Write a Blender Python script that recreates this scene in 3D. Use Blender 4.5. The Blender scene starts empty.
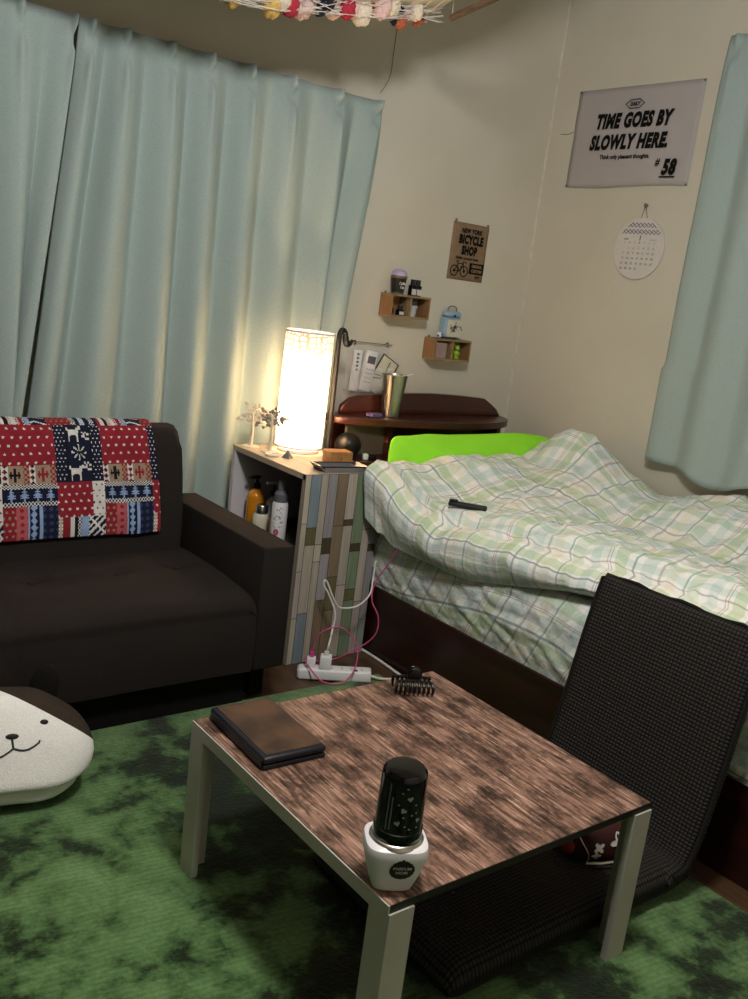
import bpy, bmesh, math, random
from math import pi, sin, cos, radians
from mathutils import Vector, Matrix, Euler, noise
random.seed(7)
scene = bpy.context.scene
COL = scene.collection

# ------------------------------------------------------------------ materials
def lin(h):
    h = h.lstrip('#'); v = [int(h[i:i+2], 16)/255 for i in (0, 2, 4)]
    return tuple((c/12.92 if c <= .04045 else ((c+.055)/1.055)**2.4) for c in v) + (1,)

class NT:
    def __init__(s, name):
        s.m = bpy.data.materials.new(name); s.m.use_nodes = True
        s.t = s.m.node_tree; s.n = s.t.nodes; s.b = s.n['Principled BSDF']; s.out = s.n['Material Output']
    def add(s, typ, **kw):
        n = s.n.new(typ)
        for k, v in kw.items():
            if k.startswith('i_'):
                n.inputs[k[2:].replace('_', ' ')].default_value = v
            else: setattr(n, k, v)
        return n
    def ln(s, a, b): s.t.links.new(a, b)
    def coords(s, kind='Object', scale=(1, 1, 1), rot=(0, 0, 0)):
        c = s.add('ShaderNodeTexCoord'); mp = s.add('ShaderNodeMapping')
        mp.inputs['Scale'].default_value = scale; mp.inputs['Rotation'].default_value = rot
        s.ln(c.outputs[kind], mp.inputs['Vector']); return mp.outputs['Vector']
    def noise(s, vec, scale=5, detail=4, rough=.5, dist=0):
        n = s.add('ShaderNodeTexNoise'); n.inputs['Scale'].default_value = scale
        n.inputs['Detail'].default_value = detail; n.inputs['Roughness'].default_value = rough
        n.inputs['Distortion'].default_value = dist
        if vec is not None: s.ln(vec, n.inputs['Vector'])
        return n.outputs['Fac']
    def ramp(s, fac, stops, interp='LINEAR'):
        r = s.add('ShaderNodeValToRGB'); r.color_ramp.interpolation = interp
        e = r.color_ramp.elements
        while len(e) < len(stops): e.new(.5)
        for i, (p, c) in enumerate(stops):
            e[i].position = p; e[i].color = c if not isinstance(c, str) else lin(c)
        s.ln(fac, r.inputs['Fac']); return r.outputs['Color']
    def mix(s, fac, a, b, mode='MIX'):
        m = s.add('ShaderNodeMix', data_type='RGBA', blend_type=mode)
        for sock, v in ((m.inputs[0], fac), (m.inputs[6], a), (m.inputs[7], b)):
            if hasattr(v, 'is_linked') or hasattr(v, 'links'): s.ln(v, sock)
            else: sock.default_value = v
        return m.outputs[2]
    def math(s, op, a, b=None):
        m = s.add('ShaderNodeMath', operation=op)
        for sock, v in ((m.inputs[0], a), (m.inputs[1], b)):
            if v is None: continue
            if hasattr(v, 'links'): s.ln(v, sock)
            else: sock.default_value = v
        return m.outputs[0]
    def bump(s, h, strength=.3, dist=.01):
        b = s.add('ShaderNodeBump'); b.inputs['Strength'].default_value = strength; b.inputs['Distance'].default_value = dist
        s.ln(h, b.inputs['Height']); s.ln(b.outputs['Normal'], s.b.inputs['Normal'])

def plain(name, hexc, rough=.5, metal=0, var=.12, scale=30, bump=0, trans=0, sheen=0, spec=None, emit=0):
    t = NT(name); c = lin(hexc)
    v = t.coords()
    n = t.noise(v, scale, 3)
    lo = tuple(x*(1-var) for x in c[:3])+(1,); hi = tuple(min(1, x*(1+var)) for x in c[:3])+(1,)
    col = t.ramp(n, [(.3, lo), (.7, hi)])
    t.ln(col, t.b.inputs['Base Color'])
    t.b.inputs['Roughness'].default_value = rough; t.b.inputs['Metallic'].default_value = metal
    t.b.inputs['Transmission Weight'].default_value = trans
    if spec is not None: t.b.inputs['Specular IOR Level'].default_value = spec
    if sheen: t.b.inputs['Sheen Weight'].default_value = sheen
    if bump: t.bump(n, bump, .004)
    if emit:
        t.ln(col, t.b.inputs['Emission Color']); t.b.inputs['Emission Strength'].default_value = emit
    return t.m

def fabric(name, hexc, scale=700, var=.25, rough=.95, bump=.25, big=.12):
    t = NT(name); c = lin(hexc); v = t.coords()
    n = t.noise(v, scale, 2, .6); g = t.noise(v, 9, 3)
    col = t.ramp(n, [(.25, tuple(x*(1-var) for x in c[:3])+(1,)), (.75, tuple(min(1, x*(1+var)) for x in c[:3])+(1,))])
    col2 = t.ramp(g, [(.3, (1-big,)*3+(1,)), (.7, (1, 1, 1, 1))])
    t.ln(t.mix(1.0, col, col2, 'MULTIPLY'), t.b.inputs['Base Color'])
    t.b.inputs['Roughness'].default_value = rough; t.b.inputs['Specular IOR Level'].default_value = .2
    t.bump(n, bump, .002)
    return t.m

def attr_mat(name, rough=.8, bump=0, grain=None):
    t = NT(name)
    a = t.add('ShaderNodeAttribute', attribute_name='Col')
    v = t.coords(scale=(1, 1, 1) if grain is None else grain)
    n = t.noise(v, 40 if grain is None else 1, 4)
    sh = t.ramp(n, [(.25, (.68, .68, .68, 1)), (.75, (1, 1, 1, 1))])
    t.ln(t.mix(1.0, a.outputs['Color'], sh, 'MULTIPLY'), t.b.inputs['Base Color'])
    t.b.inputs['Roughness'].default_value = rough; t.b.inputs['Specular IOR Level'].default_value = .25
    if bump: t.bump(n, bump, .003)
    return t.m

M = {}
M['ink'] = plain('black_ink', '#15130f', .8, var=.05, spec=.1)
M['black_plastic'] = plain('black_plastic', '#0b0b0c', .34, var=.05, spec=.3)
M['black_gloss'] = plain('black_gloss', '#070708', .08, var=.03)
M['black_matte'] = plain('black_matte', '#121214', .6)
M['white_plastic'] = plain('white_plastic', '#e4e3e6', .35, var=.03)
M['white_paper'] = plain('white_paper', '#d3cdc8', .8, var=.03, spec=.1)
M['grey_paper'] = plain('grey_paper', '#b3acab', .85, var=.03, scale=8, spec=.1)
M['kraft'] = plain('kraft_board', '#8c755d', .85, var=.1, scale=60, spec=.1)
M['steel'] = plain('brushed_steel', '#b9b4ac', .28, 1, var=.06)
M['wire'] = plain('grey_wire', '#6d6a66', .4, .6)
M['pink_cord'] = plain('pink_cord', '#c04a83', .45)
M['pink_bright'] = plain('pink_plug', '#d43d95', .4)
M['white_cord'] = plain('white_cord', '#d8d6d2', .45)
M['table_paint'] = plain('table_paint', '#b4b2a8', .42, var=.05, scale=12)
M['table_edge'] = plain('table_edge', '#0d0a09', .45)
M['sofa'] = fabric('sofa_fabric', '#26211f', 420, .3)
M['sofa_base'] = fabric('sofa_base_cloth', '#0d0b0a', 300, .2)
M['plush'] = fabric('white_plush', '#f4f3f0', 260, .1, bump=.5)
M['plush_dark'] = fabric('brown_plush', '#3a302a', 260, .25, bump=.5)
M['ear_black'] = fabric('black_plush', '#16130f', 260, .25, bump=.5)
M['thread'] = plain('thread', '#2a2a2c', .8)
M['green_pillow'] = fabric('lime_cloth', '#9cf03a', 900, .05, bump=.1, big=.06)
M['lavender'] = plain('lavender_plastic', '#b6abcf', .4)
M['coffee'] = plain('coffee_paper', '#17110f', .6)
M['cuprim'] = plain('cup_rim', '#6b5946', .6)
M['grey_pot'] = plain('pale_pot', '#b9b9bb', .5)
M['leaf'] = plain('dull_leaf', '#3d4b3a', .7, var=.3)
M['blue_tin'] = plain('pale_blue_tin', '#8eadc2', .35, var=.05)
M['cream'] = plain('cream_paper', '#cfcbb8', .6, var=.06)
M['greyprint'] = plain('grey_print', '#6f7275', .7, var=.3)
M['pinkbox'] = plain('dusty_pink_card', '#a08781', .7)
M['lime_fig'] = plain('lime_vinyl', '#8fc21c', .4)
M['shelf_wood'] = None
M['tray'] = plain('grey_tray', '#6e6a6c', .35)
M['box_wood'] = plain('raw_wood_box', '#9a6f3f', .6, var=.25)
M['trinket'] = plain('cream_trinket', '#e3d8c0', .5)
M['orange'] = plain('orange_liquid', '#c9821c', .15, var=.1)
M['cabinet_light'] = plain('white_melamine', '#c9c6cf', .5, var=.03)
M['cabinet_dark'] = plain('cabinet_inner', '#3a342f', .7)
M['magenta'] = plain('magenta_print', '#b04a78', .6)
M['maroon'] = fabric('maroon_cloth', '#3a1f1d', 600, .2)
M['red'] = plain('red_cloth', '#7e2420', .8)
M['purple'] = plain('purple_card', '#5d5278', .5)
M['navy_leather'] = plain('navy_leather', '#12141f', .4, var=.2, scale=200, bump=.2)
M['cap_print'] = plain('grey_cap_print', '#8a8a8c', .5, var=.1)
M['tree_leaf'] = plain('bronze_leaf', '#8a7c6c', .5, var=.4, scale=80)
M['rail'] = plain('dark_rail', '#1e1a17', .6)
M['tag'] = plain('tag_grey', '#5f5f66', .6)

def brushed_leather():
    t = NT('brown_leather'); v = t.coords()
    n = t.noise(v, 14, 3, .5); g = t.noise(v, 300, 2)
    t.ln(t.ramp(n, [(.35, '#1d1614'), (.65, '#523b2d')]), t.b.inputs['Base Color'])
    t.b.inputs['Roughness'].default_value = .6; t.b.inputs['Specular IOR Level'].default_value = .25; t.bump(g, .25, .001); return t.m
M['brown_leather'] = brushed_leather()

def curtain_mat():
    t = NT('curtain_cloth'); v = t.coords()
    n = t.noise(v, 480, 2, .7); g = t.noise(v, 260, 3, .8)
    t.ln(t.ramp(n, [(.3, '#93a4a2'), (.7, '#aab9b5')]), t.b.inputs['Base Color'])
    t.b.inputs['Roughness'].default_value = .9; t.b.inputs['Specular IOR Level'].default_value = .2
    t.bump(g, .35, .002); return t.m
M['curtain'] = curtain_mat()

def wall_mat():
    t = NT('wall_paper'); v = t.coords()
    n = t.noise(v, 1.6, 4, .6); g = t.noise(v, 160, 3, .6)
    t.ln(t.ramp(n, [(.3, '#c9c3b2'), (.7, '#d3cec0')]), t.b.inputs['Base Color'])
    t.b.inputs['Roughness'].default_value = .9; t.b.inputs['Specular IOR Level'].default_value = .15
    t.bump(g, .18, .002); return t.m
M['wall'] = wall_mat()
M['seam'] = plain('wall_seam', '#d2cab8', .8)
M['ceiling'] = plain('ceiling_paper', '#a89f8e', .9)

def wood_mat(name, c0, c1, scale, axis='y', rough=.4, stretch=14, dist=.5):
    t = NT(name)
    sc = {'x': (1, stretch, stretch), 'y': (stretch, 1, stretch), 'z': (stretch, stretch, 1)}[axis]
    v = t.coords(scale=sc); n = t.noise(v, scale, 5, .6, dist)
    t.ln(t.ramp(n, [(.3, c0), (.7, c1)]), t.b.inputs['Base Color'])
    t.b.inputs['Roughness'].default_value = rough; t.bump(n, .08, .002); return t.m
M['floor'] = wood_mat('brown_floorboards', '#33241a', '#5c4431', 3, 'y', .35)
M['dark_wall'] = wood_mat('fill_cut_wall', '#2f2821', '#463b30', 2, 'z', .6)
M['bed_wood'] = wood_mat('dark_bed_wood', '#1a0c08', '#34170f', 3, 'y', .3)
M['head_wood'] = wood_mat('dark_headboard_wood', '#2c120d', '#451d14', 3, 'x', .28)
M['head_door'] = plain('grey_gloss_door', '#4f453e', .5, var=.08, scale=5)
M['shelf_wood'] = wood_mat('pale_shelf_wood', '#7b6648', '#97815f', 4, 'x', .6)
M['shelf_dark'] = wood_mat('shelf_wood_end', '#7d5d3c', '#957049', 4, 'z', .6)
M['cab_top'] = wood_mat('pale_cabinet_wood', '#a2907c', '#c2b29c', 3, 'y', .5)
M['stick'] = wood_mat('stick_wood', '#5f4a38', '#87705a', 6, 'y', .7)

def table_wood():
    t = NT('streaky_table_wood')
    n = t.noise(t.coords(scale=(105, 8.5, 20)), 1.3, 7, .64, .05)
    f = t.noise(t.coords(scale=(240, 13, 20)), 1.0, 5, .62)
    d = t.noise(t.coords(scale=(21, 13, 8)), .85, 7, .74, .1)
    a = t.ramp(n, [(.28, '#35251f'), (.42, '#5f463b'), (.52, '#866557'), (.62, '#a37f6e'), (.74, '#c39e8a')])
    hi = t.ramp(f, [(.55, (0, 0, 0, 1)), (.68, (1, 1, 1, 1))])
    b = t.ramp(d, [(.38, (.10, .09, .085, 1)), (.465, (.48, .46, .45, 1)), (.535, (1, 1, 1, 1))])
    col = t.mix(.92, a, b, 'MULTIPLY')
    m = t.add('ShaderNodeMath', operation='MULTIPLY'); t.ln(hi, m.inputs[0]); t.ln(b, m.inputs[1])
    m2 = t.math('MULTIPLY', m.outputs[0], .75)
    col = t.mix(m2, col, lin('#dcb9a2'))
    t.ln(col, t.b.inputs['Base Color'])
    t.b.inputs['Roughness'].default_value = .5; t.b.inputs['Specular IOR Level'].default_value = .3; t.bump(n, .1, .001); return t.m
M['table_wood'] = table_wood()

def rug_mat():
    t = NT('mottled_green_rug'); v = t.coords()
    n1 = t.noise(v, 8.5, 8, .66, .12); n2 = t.noise(v, 2.3, 3, .5, .1); n3 = t.noise(v, 90, 4, .7)
    s = t.math('ADD', t.math('MULTIPLY', n1, .55), t.math('MULTIPLY', n2, .45))
    col = t.ramp(s, [(.43, '#14210e'), (.475, '#243a1a'), (.50, '#47683a'), (.54, '#648853'), (.66, '#7da26a')])
    g = t.ramp(n3, [(.3, (.6, .6, .6, 1)), (.7, (1, 1, 1, 1))])
    w = t.add('ShaderNodeTexWave', wave_type='BANDS', bands_direction='Y')
    w.inputs['Scale'].default_value = 26; w.inputs['Distortion'].default_value = 1.2; w.inputs['Detail'].default_value = 2
    t.ln(t.coords(rot=(0, 0, .12)), w.inputs['Vector'])
    wr = t.ramp(w.outputs['Fac'], [(.2, (.86, .86, .86, 1)), (.6, (1, 1, 1, 1))])
    t.ln(t.mix(1.0, t.mix(1.0, col, g, 'MULTIPLY'), wr, 'MULTIPLY'), t.b.inputs['Base Color'])
    t.b.inputs['Roughness'].default_value = 1; t.b.inputs['Specular IOR Level'].default_value = .1
    t.b.inputs['Sheen Weight'].default_value = .15
    t.bump(n3, .6, .008); return t.m
M['rug'] = rug_mat()

def plaid_mat(name, shift=0.0, wash=1.0):
    t = NT(name)
    uv = t.add('ShaderNodeTexCoord').outputs['UV']
    sp = t.add('ShaderNodeSeparateXYZ'); t.ln(uv, sp.inputs[0])
    def stripes(sock, period, off, stops):
        f = t.math('FRACT', t.math('ADD', t.math('MULTIPLY', sock, 1/period), off))
        return t.ramp(f, stops, 'CONSTANT')
    W = '#f4f4f2'
    warp = [(0, W), (.07, '#d9e4d0'), (.17, W), (.19, '#8aa8a0'), (.205, W), (.28, '#f0eada'), (.36, W), (.40, '#bfb3a9'), (.425, W),
            (.47, '#d3e0de'), (.58, W), (.63, '#7d9d9a'), (.65, W), (.70, '#c8d9b4'), (.80, W), (.83, '#b5a199'), (.838, W), (.852, '#b5a199'), (.86, W), (.92, '#d3e2e0')]
    weft = [(0, W), (.05, '#d2e1db'), (.16, W), (.2, '#b5aaa3'), (.222, W), (.30, '#f2eada'), (.37, W), (.41, '#c8d9b4'), (.52, W),
            (.55, '#6c8a8c'), (.572, W), (.64, '#d6dfe0'), (.74, W), (.765, '#a8a09a'), (.772, W), (.785, '#a8a09a'), (.792, W), (.84, '#c4d9c4'), (.93, W)]
    a = stripes(sp.outputs[0], .36, shift, warp); b = stripes(sp.outputs[1], .33, shift*.7+.1, weft)
    col = t.mix(1.0, a, b, 'MULTIPLY')
    col = t.mix(.26, col, (1, 1, 1, 1))
    n = t.noise(t.coords(), 500, 2, .6)
    t.ln(t.mix(1.0, col, (wash, wash, wash*1.0, 1), 'MULTIPLY'), t.b.inputs['Base Color'])
    t.b.inputs['Roughness'].default_value = .9; t.b.inputs['Specular IOR Level'].default_value = .15
    wv = t.noise(t.coords(scale=(1, 1.6, 1)), 26, 5, .6, .8)
    t.bump(wv, .35, .02); return t.m
M['plaid'] = plaid_mat('plaid_duvet_cotton')
M['plaid_sheet'] = plaid_mat('plaid_sheet_cotton', .37, .9)

def chair_mat():
    t = NT('waffle_mesh_cloth')
    uv = t.add('ShaderNodeTexCoord').outputs['UV']
    sp = t.add('ShaderNodeSeparateXYZ'); t.ln(uv, sp.inputs[0])
    def tri(sock): return t.math('ABSOLUTE', t.math('SINE', t.math('MULTIPLY', sock, pi/.0085)))
    h = t.math('MULTIPLY', tri(sp.outputs[0]), tri(sp.outputs[1]))
    t.ln(t.ramp(h, [(.12, '#080707'), (.55, '#312d2b')]), t.b.inputs['Base Color'])
    t.b.inputs['Roughness'].default_value = .85; t.b.inputs['Specular IOR Level'].default_value = .25
    t.bump(h, .7, .003); return t.m
M['waffle'] = chair_mat()
M['chair_trim'] = fabric('chair_trim', '#1d1a18', 500)

def shade_mat():
    t = NT('glowing_paper_shade')
    for n in list(t.n):
        if n.type == 'BSDF_PRINCIPLED': t.n.remove(n)
    v = t.coords(scale=(1, 1, 1))
    vo = t.add('ShaderNodeTexVoronoi', feature='DISTANCE_TO_EDGE'); vo.inputs['Scale'].default_value = 52; vo.inputs['Randomness'].default_value = .6; t.ln(v, vo.inputs['Vector'])
    sp = t.add('ShaderNodeSeparateXYZ'); t.ln(t.add('ShaderNodeTexCoord').outputs['Object'], sp.inputs[0])
    lace = t.ramp(vo.outputs['Distance'], [(.08, (.20, .17, .15, 1)), (.16, (1, .97, .92, 1))])
    top = t.ramp(sp.outputs[2], [(.285, (0, 0, 0, 1)), (.335, (.9, .9, .9, 1))])
    col = t.mix(top, (1, .97, .9, 1), lace)
    d = t.add('ShaderNodeBsdfDiffuse'); tr = t.add('ShaderNodeBsdfTranslucent'); mx = t.add('ShaderNodeMixShader')
    mx.inputs[0].default_value = .6
    t.ln(col, d.inputs['Color']); t.ln(col, tr.inputs['Color'])
    t.ln(d.outputs[0], mx.inputs[1]); t.ln(tr.outputs[0], mx.inputs[2]); t.ln(mx.outputs[0], t.out.inputs['Surface']); return t.m
M['shade'] = shade_mat()
M['bulb'] = plain('bulb_glow', '#fff0d0', .4, var=0, emit=12)

def clear_mat(name, col=(1, 1, 1, 1), rough=.05, alpha=.25):
    t = NT(name); v = t.coords(); n = t.noise(v, 20, 2)
    t.ln(t.ramp(n, [(.3, tuple(c*.95 for c in col[:3])+(1,)), (.7, col)]), t.b.inputs['Base Color'])
    t.b.inputs['Roughness'].default_value = rough; t.b.inputs['Alpha'].default_value = alpha; return t.m
M['clear'] = clear_mat('clear_plastic', (.9, .9, .9, 1), .1, .16)
M['glass'] = clear_mat('clear_glass', (.8, .85, .85, 1), .03, .35)
M['dark_glass'] = clear_mat('smoked_glass', (.05, .04, .05, 1), .05, .8)

# ------------------------------------------------------------------ mesh helpers
class MB:
    def __init__(s):
        s.bm = bmesh.new(); s.uv = s.bm.loops.layers.uv.new('UVMap'); s.col = None
    def box(s, x0, y0, z0, x1, y1, z1, bev=0, seg=2):
        v = [s.bm.verts.new(p) for p in ((x0,y0,z0),(x1,y0,z0),(x1,y1,z0),(x0,y1,z0),(x0,y0,z1),(x1,y0,z1),(x1,y1,z1),(x0,y1,z1))]
        fs = [s.bm.faces.new([v[i] for i in q]) for q in ((3,2,1,0),(4,5,6,7),(0,1,5,4),(1,2,6,5),(2,3,7,6),(3,0,4,7))]
        if bev:
            ed = list({e for f in fs for e in f.edges})
            bmesh.ops.bevel(s.bm, geom=ed, offset=bev, segments=seg, profile=.5, affect='EDGES')
        return s
    def lathe(s, prof, n=32, c=(0, 0, 0), cap=True, sx=1, sy=1, sq=2.0):
        rings = []
        for r, z in prof:
            ring = []
            for i in range(n):
                a = 2*pi*i/n; ca, sa = cos(a), sin(a)
                k = (abs(ca)**sq+abs(sa)**sq)**(-1/sq)
                ring.append(s.bm.verts.new((c[0]+r*ca*k*sx, c[1]+r*sa*k*sy, c[2]+z)))
            rings.append(ring)
        for a, b in zip(rings, rings[1:]):
            for i in range(n): s.bm.faces.new((a[i], a[(i+1) % n], b[(i+1) % n], b[i]))
        if cap:
            s.bm.faces.new(rings[0][::-1]); s.bm.faces.new(rings[-1])
        return s
    def tube(s, pts, r, n=8, closed=False, cap=True):
        pts = [Vector(p) for p in pts]; N = len(pts)
        rr = r if isinstance(r, (list, tuple)) else [r]*N
        rings = []; prev = None
        for i, p in enumerate(pts):
            if closed: t = pts[(i+1) % N]-pts[i-1]
            else: t = pts[min(i+1, N-1)]-pts[max(i-1, 0)]
            t.normalize()
            if prev is None:
                up = Vector((0, 0, 1)) if abs(t.z) < .9 else Vector((1, 0, 0))
                a = t.cross(up).normalized()
            else: a = (prev-t*prev.dot(t)).normalized()
            prev = a; b = t.cross(a)
            rings.append([s.bm.verts.new(p+(a*cos(2*pi*k/n)+b*sin(2*pi*k/n))*rr[i]) for k in range(n)])
        m = N if closed else N-1
        for i in range(m):
            A, B = rings[i], rings[(i+1) % N]
            for k in range(n): s.bm.faces.new((A[k], A[(k+1) % n], B[(k+1) % n], B[k]))
        if cap and not closed:
            s.bm.faces.new(rings[0][::-1]); s.bm.faces.new(rings[-1])
        return s
    def prism(s, poly, axis, a, b, bev=0, seg=2):
        def P(u, v, w): return {'x': (w, u, v), 'y': (u, w, v), 'z': (u, v, w)}[axis]
        A = [s.bm.verts.new(P(u, v, a)) for u, v in poly]; B = [s.bm.verts.new(P(u, v, b)) for u, v in poly]
        n = len(poly); fs = [s.bm.faces.new(A[::-1]), s.bm.faces.new(B)]
        for i in range(n): fs.append(s.bm.faces.new((A[i], A[(i+1) % n], B[(i+1) % n], B[i])))
        if bev:
            ed = [e for e in {e for f in fs[:2] for e in f.edges}]
            bmesh.ops.bevel(s.bm, geom=ed, offset=bev, segments=seg, profile=.5, affect='EDGES')
        return s
    def grid(s, fn, nu, nv, uvf=None, colf=None):
        if colf and s.col is None: s.col = s.bm.loops.layers.float_color.new('Col')
        V = [[s.bm.verts.new(fn(i/nu, j/nv)) for i in range(nu+1)] for j in range(nv+1)]
        for j in range(nv):
            for i in range(nu):
                f = s.bm.faces.new((V[j][i], V[j][i+1], V[j+1][i+1], V[j+1][i])); f.smooth = True
                for l, (a, b) in zip(f.loops, ((i, j), (i+1, j), (i+1, j+1), (i, j+1))):
                    l[s.uv].uv = uvf(a/nu, b/nv) if uvf else (a/nu, b/nv)
                if colf:
                    c = colf((i+.5)/nu, (j+.5)/nv)
                    for l in f.loops: l[s.col] = c
        return s
    def sphere(s, c, r, n=20, m=12, sx=1, sy=1, sz=1, e=1.0):
        prof = []
        def pw(v): return math.copysign(abs(v)**e, v)
        rings = []
        for j in range(1, m):
            th = pi*j/m-pi/2
            rings.append([s.bm.verts.new((c[0]+r*sx*pw(cos(th))*pw(cos(2*pi*i/n)), c[1]+r*sy*pw(cos(th))*pw(sin(2*pi*i/n)), c[2]+r*sz*pw(sin(th)))) for i in range(n)])
        b = s.bm.verts.new((c[0], c[1], c[2]-r*sz)); t = s.bm.verts.new((c[0], c[1], c[2]+r*sz))
        for A, B in zip(rings, rings[1:]):
            for i in range(n): s.bm.faces.new((A[i], A[(i+1) % n], B[(i+1) % n], B[i]))
        for i in range(n):
            s.bm.faces.new((b, rings[0][(i+1) % n], rings[0][i])); s.bm.faces.new((t, rings[-1][i], rings[-1][(i+1) % n]))
        return s
    def xf(s, m):
        bmesh.ops.transform(s.bm, matrix=m, verts=s.bm.verts[:]); return s
    def boxuv(s, scale=1.0):
        s.bm.normal_update()
        for f in s.bm.faces:
            n = f.normal; ax = max(range(3), key=lambda k: abs(n[k]))
            for l in f.loops:
                p = l.vert.co
                l[s.uv].uv = {0: (p.y, p.z), 1: (p.x, p.z), 2: (p.y, p.x)}[ax]
        return s
    def build(s, name, mat, parent=None, smooth=True, angle=40, loc=(0, 0, 0), rot=(0, 0, 0), recalc=True):
        if recalc: bmesh.ops.recalc_face_normals(s.bm, faces=s.bm.faces[:])
        if smooth:
            for f in s.bm.faces: f.smooth = True
            for e in s.bm.edges:
                if len(e.link_faces) == 2 and e.calc_face_angle(0) > radians(angle): e.smooth = False
        me = bpy.data.meshes.new(name); s.bm.to_mesh(me); s.bm.free()
        for m in (mat if isinstance(mat, list) else [mat]): me.materials.append(m)
        o = bpy.data.objects.new(name, me); COL.objects.link(o)
        o.location = loc; o.rotation_euler = rot
        if parent: o.parent = parent
        return o

def tag(o, label, cat, group=None, kind=None):
    o['label'] = label; o['category'] = cat
    if group: o['group'] = group
    if kind: o['kind'] = kind
    return o
def thing(name, label, cat, loc=(0, 0, 0), rz=0, group=None):
    o = bpy.data.objects.new(name, None); COL.objects.link(o); o.location = loc; o.rotation_euler = (0, 0, rz)
    o.empty_display_size = .05
    return tag(o, label, cat, group)
def struct(name, mb, mat):
    o = mb.build(name, mat, smooth=False); o['kind'] = 'structure'; return o

def lettering(body, size, mat, parent, loc, rot=(0, 0, 0), sx=1, shear=0, off=0, align='CENTER', name='lettering', depth=0.0003, spacing=1.0):
    cu = bpy.data.curves.new(name, 'FONT'); cu.body = body; cu.size = size; cu.shear = shear; cu.offset = off
    cu.align_x = align; cu.extrude = depth; cu.resolution_u = 3; cu.space_character = spacing
    t = bpy.data.objects.new(name, cu); COL.objects.link(t)
    dg = bpy.context.evaluated_depsgraph_get(); dg.update()
    me = bpy.data.meshes.new_from_object(t.evaluated_get(dg))
    bpy.data.objects.remove(t); 
    me.materials.clear(); me.materials.append(mat)
    o = bpy.data.objects.new(name, me); COL.objects.link(o)
    o.location = loc; o.rotation_euler = rot; o.scale = (sx, 1, 1)
    if parent: o.parent = parent
    return o
def lerp(xs, ys, x):
    if x <= xs[0]: return ys[0]
    for a, b, p, q in zip(xs, xs[1:], ys, ys[1:]):
        if x <= b:
            t = (x-a)/(b-a); return p+(q-p)*t
    return ys[-1]
def smooth(a, b, x):
    t = max(0, min(1, (x-a)/(b-a))); return t*t*(3-2*t)
def catmull(pts, n=8):
    P = [Vector(p) for p in pts]; out = []
    for i in range(len(P)-1):
        p0, p1, p2, p3 = P[max(i-1, 0)], P[i], P[i+1], P[min(i+2, len(P)-1)]
        for k in range(n):
            t = k/n
            out.append(.5*((2*p1)+(p2-p0)*t+(2*p0-5*p1+4*p2-p3)*t*t+(3*p1-p0-3*p2+p3)*t**3))
    out.append(P[-1]); return out
def nz(x, y, z): return noise.noise(Vector((x, y, z)))

# ------------------------------------------------------------------ camera
YAW, PIT, ROL, F = 0.679609, 0.2236999, 0.12594697, 927.65
cy_, sy_, cp, sp_, cr, sr = cos(YAW), sin(YAW), cos(PIT), sin(PIT), cos(ROL), sin(ROL)
fwd = Vector((sy_*cp, cy_*cp, -sp_)); right = Vector((cy_, -sy_, 0)); down = fwd.cross(right)
r2 = cr*right-sr*down; d2 = sr*right+cr*down
cam = bpy.data.cameras.new('camera'); co = bpy.data.objects.new('camera', cam); COL.objects.link(co)
mw = Matrix((r2, -d2, -fwd)).transposed().to_4x4(); mw.translation = (0, 0, 1.138); co.matrix_world = mw
cam.sensor_fit = 'VERTICAL'; cam.sensor_height = 24; cam.lens = F/999*24; cam.clip_start = .02
scene.camera = co

# ------------------------------------------------------------------ setting
YA, XB, ZC = 2.78, 2.912, 2.42
XL, YF = -1.0, -1.1
struct('floor', MB().box(XL-.1, YF-.1, -.1, XB+.1, YA+.1, -.012), M['floor'])
struct('wall_back', MB().box(XL-.1, YA, -.1, XB+.1, YA+.1, ZC+.1), M['wall'])
struct('wall_right', MB().box(XB, YF-.1, -.1, XB+.1, YA, ZC+.1), M['wall'])
struct('wall_left', MB().box(XL-.1, YF-.1, -.1, XL, YA, ZC+.1), M['dark_wall'])  # out of view; coloured dark to cut the fill light
struct('wall_front', MB().box(XL, YF-.1, -.1, XB, YF, ZC+.1), M['wall'])
struct('ceiling', MB().box(XL, YF, ZC, XB, YA, ZC+.1), M['ceiling'])
mb = MB(); mb.tube([(XB-.001, YA-.001, -.01), (XB-.001, YA-.001, ZC)], .006, 6)
struct('trim_1', mb, M['seam'])

# ------------------------------------------------------------------ rug
def rug_z(u, v):
    return .0
mb = MB()
RX0, RX1, RY0, RY1 = -.75, 1.722, -.9, 2.005
mb.box(RX0, RY0, -.0115, RX1, RY1, 0, .004)
rug = mb.build('rug', M['rug'])
tag(rug, 'mottled light and dark green rug covering the floor under the low table', 'rug')

# ------------------------------------------------------------------ low table
tx0, tx1, ty0, ty1, tz = .781, 1.381, .82, 1.42, .311
T = thing('low_table', 'low square table with streaky brown wood top and pale painted legs', 'table', (1.081, 1.12, 0))
def loc(mb): return mb.xf(Matrix.Translation((-1.081, -1.12, 0)))
loc(MB().box(tx0+.002, ty0+.0012, tz-.012, tx1-.002, ty1-.0012, tz, .0008, 1)).build('tabletop', M['table_wood'], T, smooth=False)
loc(MB().box(tx1-.002, ty0, tz-.013, tx1-.001, ty1, tz-.0006)).build('edge_band', M['table_edge'], T, smooth=False)
for b in (ty0, ty1-.001): loc(MB().box(tx0+.002, b, tz-.013, tx1-.002, b+.001, tz-.0006)).build('edge_band', M['table_edge'], T, smooth=False)
for a, b in ((tx0-.001, tx0+.0015), (tx1-.0015, tx1+.001)):
    m = MB().box(a, ty0, tz-.024, b, ty1, tz-.0006 if a < 1 else tz-.0136)
    pass
    loc(m).build('side_rail', M['table_paint'], T, smooth=False)
W = .046
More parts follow.
